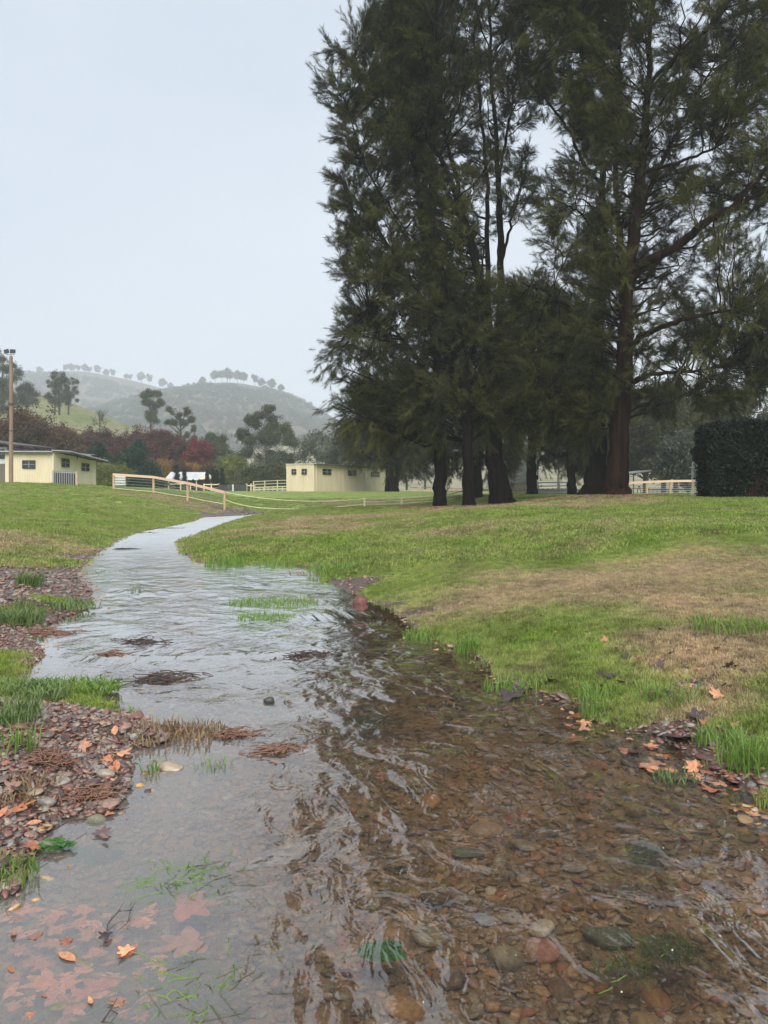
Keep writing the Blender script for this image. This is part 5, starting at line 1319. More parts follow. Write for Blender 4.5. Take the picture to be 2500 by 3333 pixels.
def grass(name, n, y0, y1, coll, hs, seed, longf=None, power=1.6, spread=.56):
    X, Y, sd, r = sample_land(n, y0, y1, power, spread, seed); g = grav_f(X, Y, sd); d = dry_f(X, Y)
    pr = (1-g)
    if longf is not None: pr = pr*longf(X, Y, sd, d)
    keep = (sd > .015) & (r.random(n) < pr) & (erode(X, Y) > .25)
    X, Y, sd, d = X[keep], Y[keep], sd[keep], d[keep]; Z = height(X, Y, sd); N = len(X)
    s = hs*(.7+.6*r.random(N)); sc = np.stack([s, s, s*(1-.45*d)*(.8+.5*fbm(X*1.2, Y*1.2, 88))], 1)
    tint = np.clip(sstep(.15, .7, d)*1.2-.05+r.normal(0, .12+.3*sstep(.1, .5, d), N)+(fbm(X*.8, Y*.8, 5, 5)-.5)*1.4, 0, 1)
    rot = np.stack([r.normal(0, .12, N), r.normal(0, .12, N), r.random(N)*6.28], 1)
    scatter(name, coll, np.stack([X, Y, Z], 1), rot, sc, tint, kind='stuff')
grass('grass', 130000, 2.6, 16, C_SHORT, 1.0, 1, power=1.5)
grass('far_grass', 90000, 13, 62, C_FAR, 1.15, 2, power=1.35)
clumpy = lambda X, Y, sd, d: np.clip(sstep(.46, .62, fbm(X*2.1, Y*2.1, 91, 4))*(1-d)*(.15+1.1*np.exp(-(sd/1.6)**2))*.6, 0, 1)
grass('long_grass', 30000, 2.6, 15, C_LONG, .85, 3, clumpy, power=1.4)

# ---- pebbles
def pebble(seed, sub=1, flat=.5):
    r = np.random.default_rng(seed); bm = __import__('bmesh').new(); __import__('bmesh').ops.create_icosphere(bm, subdivisions=sub, radius=.5)
    q = r.normal(size=(4, 3)); sx = .8+.5*r.random(); f = flat*(.7+.6*r.random())
    for v in bm.verts:
        c = np.array(v.co); k = 1+.14*sum(math.sin(2.2*float(c@q[i])*2+i) for i in range(4))/2
        cut = min(1.0, .36/max(1e-3, abs(float(c@(q[0]/np.linalg.norm(q[0]))))))
        v.co = Vector((c[0]*k*sx, c[1]*k*cut, c[2]*k*f))
    me = bpy.data.meshes.new('pebble'); bm.to_mesh(me); bm.free(); me.update()
    return me
def stonemat(name, stops, inst=True, rough=.38):
    m, n, l, b = new_mat(name)
    if inst:
        a = n.new('ShaderNodeAttribute'); a.attribute_type = 'INSTANCER'; a.attribute_name = 'tint'; src = a.outputs['Fac']
    else:
        src = n.new('ShaderNodeObjectInfo').outputs['Random']
    c = ramp(n, l, src, stops); nn = noise_node(n, l, 7, 4, .6)
    k = ramp(n, l, nn.outputs['Fac'], [(.3, (.6,.6,.6)), (.7, (1.25,1.2,1.15))])
    l.new(mixc(n, l, 1.0, c.outputs[0], k.outputs[0], 'MULTIPLY'), b.inputs['Base Color'])
    b.inputs['Roughness'].default_value = rough; bump(n, l, nn.outputs['Fac'], b, .25, .004); return m
PAL = [(0, (.05,.04,.036)), (.15, (.13,.06,.05)), (.32, (.2,.09,.07)), (.5, (.12,.10,.09)), (.66, (.26,.16,.12)), (.8, (.15,.155,.15)), (.92, (.26,.22,.18)), (1, (.30,.20,.09))]
PALB = [(0, (.13,.085,.045)), (.3, (.3,.18,.08)), (.55, (.38,.25,.13)), (.75, (.3,.26,.16)), (.88, (.5,.27,.09)), (.95, (.34,.1,.07)), (1, (.55,.5,.38))]
M_PEB = stonemat('wet_gravel_stone', PAL); M_PEBB = stonemat('creek_bed_stone', PALB, rough=.6)
def pebset(name, m):
    ms = [pebble(50+s, 1) for s in range(7)]
    for me in ms: me.materials.append(m); me.polygons.foreach_set('use_smooth', [s % 2 == 0 for s in range(len(me.polygons))] and [True]*len(me.polygons))
    return make_source(name, ms)
C_PEB = pebset('pebble_bank', M_PEB); C_PEBB = pebset('pebble_bed', M_PEBB)
def pebbles(name, coll, n, y0, y1, smin, smax, seed, side, power=1.5, spread=.56):
    X, Y, sd, r = sample_land(n, y0, y1, power, spread, seed)
    g = grav_f(X, Y, sd)
    if side == 'bank': keep = (sd > -.12) & (g > .35+.4*r.random(n)) & (r.random(n) < np.where(X > CXI(Y)+1, .45, 1))
    else: keep = sd <= -.05
    X, Y, sd = X[keep], Y[keep], sd[keep]; N = len(X); Z = height(X, Y, sd)
    s = smin+(smax-smin)*r.random(N)**3.0; s *= (1+.03*Y)
    rot = np.stack([r.normal(0, .3, N), r.normal(0, .3, N), r.random(N)*6.28], 1)
    scatter(name, coll, np.stack([X, Y, Z+s*.10], 1), rot, np.stack([s*(1+.5*r.random(N)), s, s*(.6+.5*r.random(N))], 1), np.clip(r.random(N), 0, 1), kind='stuff')
pebbles('gravel', C_PEB, 90000, 2.4, 9, .012, .05, 4, 'bank')
pebbles('bank_gravel', C_PEB, 60000, 8, 30, .02, .07, 5, 'bank', power=1.2)
pebbles('bed_gravel', C_PEBB, 60000, 1.7, 12, .012, .055, 6, 'bed')
pebbles('gully_gravel', C_PEB, 9000, 38, 56, .03, .07, 7, 'bank', power=1.0, spread=.3)
# individual larger stones, parts of the ground
M_ST = stonemat('loose_stone', PAL, False); M_STB = stonemat('submerged_stone', PALB, False, .6)
STM = [pebble(80+s, 2, .55) for s in range(8)]; STB = []
for me in STM:
    me.polygons.foreach_set('use_smooth', [True]*len(me.polygons)); c = me.copy(); c.materials.append(M_STB); STB.append(c); me.materials.append(M_ST)
def stones(n, y0, y1, side, seed, smin, smax):
    X, Y, sd, r = sample_land(n*14, y0, y1, 1.6, .5, seed); g = grav_f(X, Y, sd)
    keep = ((sd > -.05) & (g > .75)) if side == 'bank' else ((sd < -.15) & ((X > -.3) | (Y > 4.4)))
    X, Y, sd = X[keep][:n], Y[keep][:n], sd[keep][:n]; Z = height(X, Y, sd)
    for i in range(len(X)):
        s = smin+(smax-smin)*r.random()**2.2; o = bpy.data.objects.new('stone', (STM if side == 'bank' else STB)[int(r.integers(8))]); COL.objects.link(o); o.parent = ground
        o.location = (X[i], Y[i], Z[i]+s*.1); o.scale = (s*(1+.6*r.random()), s, s*(.6+.4*r.random())); o.rotation_euler = (r.normal(0, .2), r.normal(0, .2), r.random()*6.28)
stones(170, 2.4, 7, 'bank', 11, .04, .09)
stones(125, 1.9, 6.5, 'bed', 12, .05, .13)

# ---- fallen leaves
def leafmat(name, stops, rough=.45):
    m, n, l, b = new_mat(name); c = ramp(n, l, n.new('ShaderNodeObjectInfo').outputs['Random'], stops)
    nn = noise_node(n, l, 5, 5, .6); k = ramp(n, l, nn.outputs['Fac'], [(.3, (.62,.55,.5)), (.65, (1.15,1.1,1.05))])
    l.new(mixc(n, l, 1.0, c.outputs[0], k.outputs[0], 'MULTIPLY'), b.inputs['Base Color']); b.inputs['Roughness'].default_value = rough
    bump(n, l, nn.outputs['Fac'], b, .3, .05); return m
M_LEAF = leafmat('plane_leaf', [(0, (.26,.10,.06)), (.3, (.42,.17,.085)), (.6, (.52,.26,.14)), (.85, (.32,.18,.12)), (1, (.17,.10,.08))])
M_LEAFD = leafmat('sodden_leaf', [(0, (.035,.028,.03)), (.5, (.07,.05,.05)), (1, (.13,.085,.075))])
def plane_leaf(seed, mat):
    """five-lobed toothed leaf with raised midribs, 1 unit across, slightly curled"""
    r = np.random.default_rng(seed); out = []
    lobes = [(-125,.30),(-100,.42),(-72,.26),(-45,.50),(-22,.30),(0,.60),(22,.30),(45,.50),(72,.26),(100,.42),(125,.30),(180,.10)]
    A = [a for a, _ in lobes]; Rr = [q*(1+r.normal(0, .06)) for _, q in lobes]
    for i in range(len(A)-1):
        for t in (0, .33, .66): 
            a = A[i]+(A[i+1]-A[i])*t; q = Rr[i]+(Rr[i+1]-Rr[i])*t; out.append((a, q*(1+(.07 if t == .33 else 0))))
    out.append((A[-1], Rr[-1])); V = [(0, 0, 0)]; c1, c2, ph = r.normal(0, .35), r.normal(.25, .3), r.random()*6
    z = lambda x, y: c1*x*x+c2*y*y+.035*math.sin(7*x+ph)+.03*math.sin(9*y+ph)
    V = []
    n = len(out)
    for f in (.5, 1.0):
        for a, q in out:
            x = q*f*math.sin(math.radians(a)); y = q*f*math.cos(math.radians(a)); V.append((x, y, z(x, y)+(.02 if f == .5 and int(a) in (-45, 0, 45, -100, 100) else 0)))
    F = [(i, (i+1) % n, n+(i+1) % n, n+i) for i in range(n)]; V.append((0, 0, .02)); F += [(2*n, (i+1) % n, i) for i in range(n)]
    b = len(V); V += [(-.008, -.1, .01), (.008, -.1, .01), (.012, -.5, .03), (-.004, -.5, .03)]; F.append((b, b+1, b+2, b+3))
    me = bpy.data.meshes.new('plane_leaf'); me.from_pydata(V, [], F); me.update(); me.materials.append(mat); me.polygons.foreach_set('use_smooth', [True]*len(me.polygons)); return me
def oval_leaf(seed, mat):
    r = np.random.default_rng(seed); c = r.normal(0, .5); V = []; F = []
    for k in range(7):
        t = k/6; w = .19*math.sin(math.pi*min(1, t*.97+.02))**.8; y = t-.5; V += [(-w, y, .4*w+c*y*y), (0, y, c*y*y), (w, y, .4*w+c*y*y)]
    for k in range(6): F += [(3*k, 3*k+1, 3*k+4, 3*k+3), (3*k+1, 3*k+2, 3*k+5, 3*k+4)]
    me = bpy.data.meshes.new('oval_leaf'); me.from_pydata(V, [], F); me.update(); me.materials.append(mat); me.polygons.foreach_set('use_smooth', [True]*len(me.polygons)); return me
M_LEAFW = leafmat('drowned_leaf', [(0, (.6,.2,.11)), (.3, (.8,.33,.17)), (.6, (.9,.44,.25)), (.8, (.62,.3,.2)), (1, (.22,.12,.10))])
PW = [plane_leaf(30+s, M_LEAFW) for s in range(8)]; OW = [oval_leaf(30+s, M_LEAFW) for s in range(5)]
for me in PW+OW:      # waterlogged leaves lie flat
    for v in me.vertices: v.co.z *= .3
PL = [plane_leaf(s, M_LEAF) for s in range(6)]; PD = [plane_leaf(10+s, M_LEAFD) for s in range(4)]; OL = [oval_leaf(s, M_LEAF) for s in range(4)]
def put(me, x, y, z, s, tilt=(0, 0), rz=0, parent=None, name='fallen_leaf', sq=1.0, **pr):
    o = bpy.data.objects.new(name, me); COL.objects.link(o); o.parent = parent; o.location = (x, y, z); o.scale = (s, s*sq, s*.7); o.rotation_euler = (tilt[0], tilt[1], rz)
    for k, v in pr.items(): o[k] = v
    return o
rl = np.random.default_rng(77)
def surf(x, y):
    sd = float(poly_sd(np.array([x]), np.array([y]), POLY)[0]); return gz(x, y), sd
def leaf_at(px, py, wpx, me, name=None, label=None, rz=None, under=False, lift=0.0, sq=1.0, tilt=.12):
    # find where the sight line meets the ground or water
    if under: me = (OW if me in OL else PW)[int(rl.integers(5))]
    x, y = G(px, py)
    for _ in range(6):
        z, sd = surf(x, y); z = max(z, -.02) if sd < 0 else z; Y = (EYE-z)*2500/(py-1600); x, y = (px-1250)/2500*Y, Y
    z, sd = surf(x, y)
    zz = z+.012+lift
    if sd < 0: zz = (-.009 if under else .003)+lift; tilt = min(tilt, .05) if tilt < .45 else tilt
    s = wpx*y/2500
    if under: tilt = .02
    o = put(me, x, y, max(zz, z+.012), s, (rl.normal(0, tilt), rl.normal(0, tilt)), rl.random()*6.28 if rz is None else rz, None if label else ground, name or 'fallen_leaf', sq)
    if label: o['label'] = label; o['category'] = 'leaf'; o['group'] = 'fallen leaves'
    return o
big = [(620,3075,225,0,'largest crumpled orange plane leaf under the shallow water, lower left'), (600,2960,230,1,'long orange plane leaf just under the water below the flooded grass clump'), (45,2975,170,2,'orange plane leaf in the shallows at the left picture edge'),
       (155,3200,150,3,'flat orange plane leaf among small leaves in the lower left corner of the shallows'), (330,3225,170,4,'orange leaf lying over a twig near the bottom left leaf drift'), (250,3270,150,5,'orange leaf lowest in the bottom left leaf drift'),
       (415,3125,75,0,'small bright orange leaf tipped up beside the largest crumpled leaf'), (2110,2505,90,1,'orange plane leaf at the waterline under the right bank grass'), (2330,2585,105,2,'orange plane leaf floating below the right bank, by the grass tuft'),
       (2260,2520,72,3,'upright curled orange leaf at the muddy right bank edge'), (1895,2363,70,4,'orange leaf in the shallows off the right bank near the submerged grass'), (2305,2363,70,5,'pale orange leaf on bright moss of the right bank'), (2340,2278,70,0,'standing orange leaf on the mud patch of the right bank'),
       (2120,2062,60,1,'orange leaf on the brown worn grass of the right bank'), (1818,2064,50,2,'orange leaf on green grass left of the worn patch'), (155,2385,70,3,'red brown curled leaf on the left gravel bar'), (905,2492,70,4,'pink orange leaf awash in the middle of the creek'), (40,2640,150,5,'pinkish plane leaf on the gravel at the left edge')]
for px, py, w, k, lab in big: leaf_at(px, py, w, PL[k], 'plane_leaf', lab, under=(px < 700 and py > 2900), lift=.02 if 'up' in lab or 'stand' in lab else 0, tilt=.5 if ('stand' in lab or 'upright' in lab or 'tipped' in lab) else .1, sq=.9)
for px, py, w, k, lab in ((2272,2345,105,0,'blackened curled leaf on the mud right of the bright moss'), (1990,2215,70,1,'blackish curled leaf in the long grass of the right bank'), (1795,2228,60,2,'dark curled leaf at the water edge below the long grass'), (2140,2180,60,3,'small black leaf on pale green grass'), (1650,2275,120,0,'dark crumpled leaf breaking the water near the right bank'),
                          (2200,2430,130,1,'large wet brown leaf on the mud under the right bank'), (350,3080,60,2,'dark leaf standing half out of the shallow backwater'), (2370,2195,50,3,'dark leaf in the grass under the worn patch, near the right edge')):
    leaf_at(px, py, w, PD[k], 'sodden_leaf', lab, tilt=.5, lift=.015)
for k in range(130):      # drift in the quiet backwater
    px = 30+rl.random()**1.2*520; py = 2960+rl.random()*370; leaf_at(px, py, 30+62*rl.random(), (OL if rl.random() < .5 else PL)[int(rl.integers(4))], under=rl.random() < .9)
for k in range(60):      # along the right waterline
    t = rl.random(); px = 1850+t*640+rl.normal(0, 25); py = 2330+t*290+rl.normal(25, 28); leaf_at(px, py, 28+60*rl.random(), (PL if rl.random() < .6 else PD)[int(rl.integers(4))], under=rl.random() < .3)
for k in range(42):      # on the gravel bar
    px = 5+rl.random()*400; py = 2330+rl.random()*450; leaf_at(px, py, 25+50*rl.random(), (PL, PD, OL)[int(rl.integers(3))][int(rl.integers(4))], lift=.012, tilt=.35)
for k in range(45):      # on the right bank
    px = 1500+rl.random()*1000; py = 2050+rl.random()*330
    x, y = G(px, py)
    if surf(x, y)[1] > .05: leaf_at(px, py, 16+34*rl.random(), (PL if rl.random() < .4 else PD)[int(rl.integers(4))], tilt=.4, lift=.012)

# ---- tufts, weeds and clumps one can point at
GB = foliage_mat('lush_grass', (.11,.2,.035), (.24,.31,.08), .25, .5, 6); GD = foliage_mat('dead_grass', (.16,.11,.06), (.38,.28,.16), .15, .7, 6)
GW = foliage_mat('grey_green_weed', (.10,.155,.05), (.22,.28,.11), .2, .6, 6)
def tuft(name, label, px, py, rad, h, n, mat, seed, w=.0042, lean=.7, cat='grass', dx=1.0, z=None, group=None):
    w *= 1.25
    x, y = G(px, py)
    for _ in range(5):
        zz, sd = surf(x, y); zz = max(zz, -.01); Y = (EYE-zz)*2500/(py-1600); x, y = (px-1250)/2500*Y, Y
    me = tuftmesh(n, h, w*(1+y*.05), 1.0, seed, lean, rad, mat)
    o = link(name, me, None, (x, y, max(gz(x, y), -.06) if z is None else z)); o.scale = (dx, 1, 1); o['label'] = label; o['category'] = cat
    if group: o['group'] = group
    return o
TG = 'grass tufts in and beside the creek'
for i, (px, py, rad, h, n, mt, dx, lab) in enumerate([
    (890,1965,.38,.13,900,GB,1.6,'bright green grass island in mid creek, the upper and wider one'), (862,2012,.24,.12,600,GB,1.5,'bright green grass island just below the wider one'),
    (1065,1996,.26,.08,260,GD,1.6,'dead brown grass clump right of the two green islands'), (985,1958,.2,.11,120,GD,1.4,'thin brown tuft at the right end of the upper green island'),
    (355,1864,.4,.10,200,GB,1.5,'low green tuft in the upper left part of the creek'), (732,1832,.35,.28,260,GB,1.2,'dark green tuft at the tip of the right bank spit'),
    (912,1838,.4,.2,200,GB,1.3,'second tuft by the spit, in the still water right of the darker one'), (900,1868,.5,.07,200,GD,1.8,'brown mat of dead grass in the slack water'), (930,1893,.35,.06,160,GD,1.7,'lower brown mat of dead grass in the slack water'),
    (790,1870,.25,.1,80,GW,1.2,'small thin tuft left of the brown mats'), (880,1920,.4,.05,140,GD,1.7,'drowned brown clump between the mats and the green islands'),
    (443,1927,.10,.18,40,GW,1.0,'small leafy weed standing alone in the upper creek'), (1120,1862,.5,.22,360,GB,1.4,'rank green tuft where the right bank meets the stones'), (1020,1870,.3,.07,120,GD,1.6,'brown tuft at the stony corner of the right bank'),
    (1378,2070,.16,.14,150,GB,1.3,'grass tuft overhanging the right waterline at the stony corner'), (1530,2120,.14,.17,130,GB,1.1,'upright tuft beside the curled leaf at the right waterline'),
    (1930,2330,.09,.18,60,GB,1.0,'single upright tuft at the water edge of the right bank'), (1960,2270,.13,.13,110,GB,1.3,'fan shaped pale tuft above the single upright one'), (2190,2270,.16,.15,120,GB,1.4,'sprawling yellow green tuft on the right bank slope'),
    (2440,2500,.16,.2,200,GB,1.0,'tall bright tuft at the right picture edge'), (2340,2420,.12,.12,120,GB,1.3,'tuft over the muddy hollow of the right bank'), (2200,2540,.10,.08,70,GW,1.3,'weed with pale leaves at the right water edge'),
    (2380,2050,.25,.13,200,GB,1.4,'grass clump at the right end of the brown patch'), (1690,2250,.2,.13,180,GB,1.4,'grass at the waterline in the middle of the right bank'),
    (20,2440,.16,.15,90,GB,1.1,'long bladed tuft on the gravel bar at the left edge'), (20,2850,.12,.07,130,GB,1.0,'mossy green tuft on the left bank tip by the leaf shallows'), (60,2620,.07,.07,50,GD,1.3,'straw coloured tuft on the gravel bar'),
    (110,2540,.09,.07,60,GD,1.4,'small straw tuft in the middle of the gravel bar'), (610,2385,.16,.10,160,GD,1.5,'brown grass on the tip of the gravel bar'), (520,2395,.2,.07,180,GD,1.6,'matted dead grass just behind the tip of the gravel bar'),
    (495,2522,.05,.10,26,GB,1.0,'tiny green sprig in front of the flat stone'), (690,2500,.10,.09,70,GB,1.1,'dark tuft in the water right of the flat stone')]):
    tuft('grass_tuft', lab, px, py, rad, h, n, mt, 500+i, dx=dx, group=TG)
WG = 'weeds on the left bank'
for i, (px, py, rad, h, n, dx, lab) in enumerate([(95,1905,.16,.24,260,1.2,'tall grey green weed on the upper left stones'), (35,2020,.28,.17,700,1.3,'bushy grey green weed at the left edge above the grassy point'), (190,1975,.3,.12,300,1.7,'low brownish weed patch behind the pale rock'), (40,2260,.22,.10,650,1.7,'feathery weed bed on the grassy point at the left edge'), (15,2330,.2,.10,500,1.0,'thick weed at the left edge above the gravel bar'), (200,2245,.22,.08,700,2.0,'bright grass patch on the grassy point, right of the feathery weed'), (80,1985,.14,.2,90,1.0,'small weed between the bushy one and the low patch')]):
    tuft('weed', lab, px, py, rad, h, n, GW if i not in (5,) else GB, 560+i, dx=dx, cat='weed', lean=.8, w=.0045, group=WG)
# flooded grass lying flat in the backwater
def flooded(label, px, py, rad, n, seed, L=.16, ang=None, dz=0.0):
    x, y = G(px, py); r = np.random.default_rng(seed); T = Tubes(); m = GB
    V = []; F = []
    for k in range(int(n*1.6)):
        a = r.random()*6.28 if ang is None else ang+r.normal(0, .6); q = rad*math.sqrt(r.random()); t0 = r.random()*6.28; bx, by = q*math.cos(t0), q*.6*math.sin(t0); l = L*(.5+1.3*r.random()); c = r.normal(0, .8); w = .0019; b = len(V)
        for j in range(4):
            t = j/3; aa = a+c*t; ww = w*(1-.6*t); px_, py_ = bx+math.cos(aa)*l*t, by+math.sin(aa)*l*t; z = dz-.02+.034*math.sin(t*3.1)*r.random()
            V += [(px_-math.sin(aa)*ww, py_+math.cos(aa)*ww, z), (px_+math.sin(aa)*ww, py_-math.cos(aa)*ww, z+.002)]
        F += [(b+2*j, b+2*j+1, b+2*j+3, b+2*j+2) for j in range(3)]
    me = bpy.data.meshes.new('flooded_grass'); me.from_pydata(V, [], F); me.update(); me.materials.append(m)
    o = link('flooded_grass', me, None, (x, y, 0)); o['label'] = label; o['category'] = 'grass'
flooded('drowned green grass clump trailing in the backwater above the big orange leaves', 630, 2860, .17, 150, 1)
flooded('sparse drowned grass blades below the largest crumpled orange leaf', 620, 3190, .2, 45, 2, .22)
flooded('fine blades in the shallows near the bottom edge, left of the ripples', 560, 3240, .2, 30, 3, .2)
flooded('streaming green weed under the ripples in the lower right', 2160, 3090, .10, 110, 4, .10, .5, -.008)
flooded('streaming pale green weed left of the bigger one in the lower right', 2010, 3140, .08, 60, 6, .10, .4, -.01)
flooded('green water weed showing in the broken water in mid creek', 1180, 2335, .2, 160, 5, .13, -.4, -.012)
flooded('dark green weed under the ripples near the right bank', 2090, 2740, .07, 90, 8, .08, -.8, -.02)
# leafy plants
M_CLOV = foliage_mat('clover_green', (.05,.13,.03), (.10,.22,.06), .2, .5, 9)
def clover(name, label, px, py, rad, n, seed, z0, s=.02, dark=None):
    x, y = G(px, py); r = np.random.default_rng(seed); V = []; F = []
    for k in range(n):
        q = rad*math.sqrt(r.random()); t = r.random()*6.28; cx, cy = q*1.5*math.cos(t), q*.8*math.sin(t); cz = z0+.012*r.random(); ss = s*(.6+.8*r.random()); tx, ty = r.normal(0, .2, 2)
        for j in range(3):
            a0 = t+j*2.09; ox, oy = cx+ss*.6*math.cos(a0), cy+ss*.6*math.sin(a0); b = len(V)
            for i in range(8):
                a = i*math.pi/4; u, v = ss*.55*math.cos(a), ss*.5*math.sin(a); V.append((ox+u, oy+v, cz+tx*u+ty*v))
            F.append(tuple(range(b, b+8)))
    me = bpy.data.meshes.new(name); me.from_pydata(V, [], F); me.update(); me.materials.append(dark or M_CLOV)
    o = link(name, me, None, (x, y, 0)); o['label'] = label; o['category'] = 'plant'
clover('clover_plant', 'bright clover growing on the mossy rock at the left bank tip', 185, 2765, .05, 60, 1, .02)
clover('clover_plant', 'pale clover patch spreading under the water right of the mossy rock', 290, 2770, .085, 90, 2, -.02, .024)
clover('leafy_water_plant', 'dark green leafy plant under the ripples at the bottom middle', 1245, 3080, .045, 60, 3, -.02, .022, foliage_mat('deep_green', (.05,.2,.02), (.11,.3,.05), .1, .5, 9))
# rocks
def rock(label, px, py, wpx, hf, seed, mat, name='rock', sink=.3, asp=.7):
    x, y = G(px, py); s = wpx*y/2500; me = pebble(seed, 3, .8).copy(); me.materials.clear(); me.materials.append(mat); me.polygons.foreach_set('use_smooth', [True]*len(me.polygons))
    z, sd = surf(x, y); o = link(name, me, None, (x, y, (max(z, -.01))+s*hf*(.5-sink))); o.scale = (s, s*asp, s*hf); o.rotation_euler = (0, .05, (seed % 3-1)*.3); o['label'] = label; o['category'] = 'rock'
M_TAN = simple('tan_wet_stone', (.2,.15,.10), (.38,.31,.23), 4, .4, .3, .01); M_BLK = simple('black_wet_stone', (.012,.012,.012), (.05,.05,.045), 5, .3, .4, .01)
M_GRYS = simple('grey_wet_stone', (.14,.14,.13), (.3,.3,.28), 5, .4, .4, .01); M_MOSS = simple('mossy_stone', (.05,.07,.02), (.22,.21,.17), 9, .7, .5, .01); M_REDS = simple('red_brown_stone', (.06,.018,.015), (.16,.06,.045), 6, .5, .4, .01)
M_OCH = simple('ochre_stone', (.32,.16,.04), (.5,.28,.08), 5, .5, .3, .01)
rock('flat pale tan stone lying in the shallows off the gravel bar', 555, 2500, 95, .38, 3, M_TAN)
rock('small black stone sticking out of the fast water in mid creek', 876, 2286, 34, .9, 4, M_BLK, sink=.2)
rock('pale mossy rock at the waterline under the gravel bar, with a wet dark side', 312, 2672, 62, .6, 5, M_MOSS)
rock('round mossy rock carrying the clover at the left bank tip', 160, 2765, 85, .55, 6, M_MOSS)
rock('small round brown rock left of the clover rock', 108, 2765, 42, .7, 7, M_TAN)
rock('pale grey rock at the end of the upper left stones', 312, 1978, 42, .5, 8, M_GRYS)
rock('dark red rock half under a weed at the right bank corner', 1172, 1965, 60, .7, 9, M_REDS)
rock('grey slab on the gravel bar', 235, 2500, 80, .3, 10, M_GRYS)
rock('brown rounded stone near the tip of the gravel bar', 385, 2400, 46, .7, 12, M_REDS)
rock('dark stone beside the dead grass at the gravel bar tip', 440, 2420, 44, .7, 13, M_GRYS)
rock('small ochre stone at the waterline of the gravel bar', 455, 2558, 26, .9, 14, M_OCH)
for i, (px, py, w, lab, mt) in enumerate([(1620,2882,70,'bright ochre stone showing through the ripples in the lower middle',M_OCH), (1930,2640,60,'orange stone under the water right of the middle',M_OCH), (1360,3180,50,'tan stone under the ripples near the bottom',M_TAN), (1450,3290,150,'largest submerged tan slab at the bottom edge',M_TAN), (1590,2940,90,'grey brown slab below the bright ochre stone',M_GRYS), (2010,3000,150,'pale greenish slab under the lower right ripples',M_MOSS), (1530,2740,90,'pale green slab under the ripples in the middle',M_MOSS), (1120,3120,60,'pinkish stone under the streaks near the bottom middle',M_REDS), (1310,2790,60,'dark round stone under the streaks',M_BLK), (2320,2890,70,'ochre stone at the right edge of the creek bed',M_OCH), (1900,2800,70,'yellow brown stone right of the bright ochre one',M_TAN)]):
    x, y = G(px, py); s = w*y/2500; me = pebble(200+i, 3, .6); me.materials.append(mt); me.polygons.foreach_set('use_smooth', [True]*len(me.polygons))
    o = link('submerged_stone', me, None, (x, y*1.04, gz(x, y)+s*.12)); o.scale = (s, s*.8, s*.5); o['label'] = lab; o['category'] = 'stone'; o['group'] = 'stones seen through the water'
# driftwood and litter
M_TWIG = simple('wet_twig', (.02,.013,.01), (.08,.05,.04), 20, .6, .3, .003); M_NEED = simple('fallen_needles', (.10,.05,.035), (.22,.12,.08), 30, .8, .2, .003)
def debris(label, px, py, wpx, n, seed, mat, L=.25, ang=0, name='debris_clump'):
    x, y = G(px, py); W_ = wpx*y/2500; r = np.random.default_rng(seed); T = Tubes()
    for k in range(int(n*.7)):
        a = ang+r.normal(0, .85); l = L*(.2+.9*r.random()**2); cx = r.normal(0, W_*.33); cy = cx*math.tan(ang)*.6+r.normal(0, W_*.16); p = np.array([cx, cy, .004+.03*r.random()*math.exp(-(cx/W_*3)**2)]); d = np.array([math.cos(a), math.sin(a), r.normal(0, .08)])*l/2
        T.add(np.array([p-d, p+r.normal(0, .01, 3), p+d]), [.003+.003*r.random(), .004, .002], 4)
    me = T.mesh(name, mat); o = link(name, me, None, (x, y, max(gz(x, y), 0))); o['label'] = label; o['category'] = 'debris'; o['group'] = 'flood debris caught in the creek'
debris('long raft of twigs and red leaf litter in the left half of the creek', 540, 2210, 200, 90, 1, M_TWIG, .28, .25)
debris('tangle of dead stalks above the long raft', 470, 2090, 130, 60, 2, M_TWIG, .3, -.3)
debris('brown tuft of caught stalks left of the tangle', 365, 2130, 80, 50, 3, M_NEED, .15, 0)
debris('reddish ridge of litter in mid creek below the gravel bar tip', 760, 2395, 130, 120, 4, M_NEED, .14, .2)
debris('reddish litter streak right of the dark tuft', 900, 2445, 130, 120, 5, M_NEED, .14, .55)
debris('dark weed and twig hump in the rapids', 1010, 2135, 130, 110, 6, M_TWIG, .16, .4)
debris('low brown litter island in the upper creek', 410, 1788, 60, 60, 7, M_TWIG, .5, 0)
debris('small litter island near the upper bend', 560, 1720, 60, 40, 8, M_TWIG, .6, 0)
debris('scattered sticks in the upper water left of the bend', 480, 1735, 80, 30, 9, M_TWIG, .7, 0)
debris('brown stalks lying over the gravel bar tip', 560, 2380, 120, 120, 10, M_NEED, .16, .1)
debris('mat of reddish needles on the gravel bar', 120, 2540, 200, 420, 11, M_NEED, .09, .2)
debris('reddish needles along the lower edge of the gravel bar', 290, 2620, 130, 200, 12, M_NEED, .09, .3)
debris('dead stalks on the upper left stones', 150, 2060, 140, 120, 13, M_NEED, .3, .1)
def twig(label, pts, r0, name='twig'):
    P = [Vector((*G(px, py), z)) for px, py, z in pts]; b = P[0].copy(); T = Tubes(); Q = np.array([tuple(p-b) for p in P]); T.add(Q, np.linspace(r0, r0*.4, len(Q)), 5)
    for i in range(1, len(Q)-1):
        T.add(np.array([Q[i], Q[i]+np.array([.012, .02, .02])]), [r0*.6, r0*.3], 4)
    o = link(name, T.mesh(name, M_TWIG), None, b); o['label'] = label; o['category'] = 'twig'
twig('bare forked twig reaching over the water from the left bank tip', [(130,2760,.02),(180,2728,.04),(235,2705,.05),(285,2690,.03)], .004)
twig('thin dark stem bent in an arch out of the backwater', [(345,3060,-.02),(350,3020,.012),(385,2985,.02),(425,2982,.02),(415,3015,.012),(365,3035,-.01)], .0025)
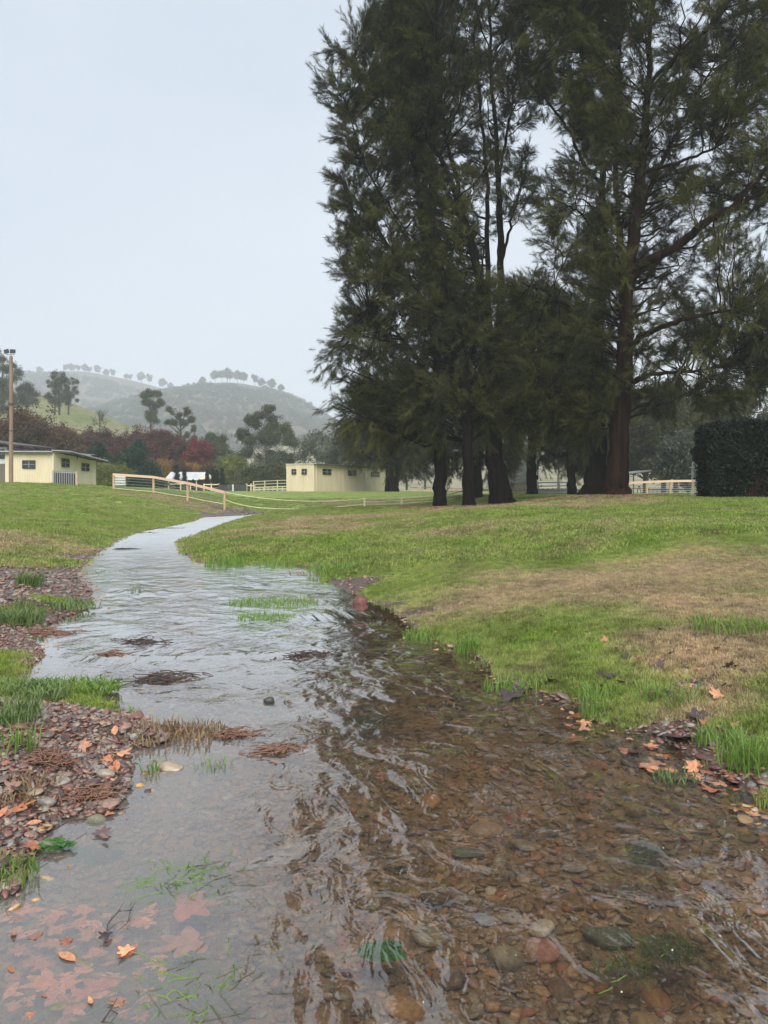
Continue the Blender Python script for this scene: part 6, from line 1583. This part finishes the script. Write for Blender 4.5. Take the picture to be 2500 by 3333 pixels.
twig('dark twig lying along the left bank tip', [(20,2880,.03),(80,2830,.03),(155,2800,.015)], .005)
twig('short black twig at the bottom edge of the backwater', [(330,3330,.0),(360,3310,.02),(385,3300,.0)], .003)
twig('fallen dead branch on the grass left of the first dark trunk', [(1175,1668,.3),(1195,1660,.5),(1212,1672,.42)], .03, 'fallen_branch')
# foam
def foam():
    m, n, l, b = new_mat('foam_bubble'); b.inputs['Base Color'].default_value = (.8,.8,.8,1); b.inputs['Roughness'].default_value = .15; b.inputs['Alpha'].default_value = .35
    me = pebble(3, 1, 1.0); me.materials.append(m); r = np.random.default_rng(9); n_ = 26; px = 1300+r.random(n_)*1200; py = 2450+r.random(n_)*850
    P = np.array([(*G(a, c), .006) for a, c in zip(px, py)]); k = poly_sd(P[:, 0], P[:, 1], POLY) < -.1; P = P[k]; N = len(P)
    scatter('foam', make_source('bubble', [me]), P, np.zeros((N, 3)), .003+.005*r.random(N)**2, kind='stuff')
foam()

# fallen needles and bark at the feet of the she-oaks
def litter(label, px, py, Y, rad, n, seed):
    c = W(px, py, Y); r = np.random.default_rng(seed); T = Tubes()
    q = rad*np.sqrt(r.random(n)); t = r.random(n)*6.28; X = c.x+q*np.cos(t)*1.3; YY_ = Y-.3+q*np.sin(t)*.9; Z = height(X, YY_)
    for k in range(n):
        a = r.random()*3.14; l = .12+.35*r.random()**2; d = np.array([math.cos(a), math.sin(a), r.normal(0, .1)])*l/2; p = np.array([X[k]-c.x, YY_[k]-Y, Z[k]-c.z+.03+.03*r.random()])
        T.add(np.array([p-d, p, p+d]), [.012, .016, .008], 4)
    o = link('needle_litter', T.mesh('needle_litter', M_NEED), None, c); o['label'] = label; o['category'] = 'leaf litter'; o['kind'] = 'stuff'
litter('brown needle litter round the foot of the broad flared trunk', 1640, 1652, 37, 2.6, 700, 1)
litter('brown needle litter round the two slimmer trunks', 1480, 1655, 37.2, 2.4, 450, 2)
litter('brown needle litter under the close right-hand pair of trunks', 1980, 1620, 33.6, 2.8, 650, 3)
twig('short broken branch lying between the first and second dark trunks', [(1475,1662,.62),(1490,1655,.7),(1502,1648,.9)], .03, 'fallen_branch')
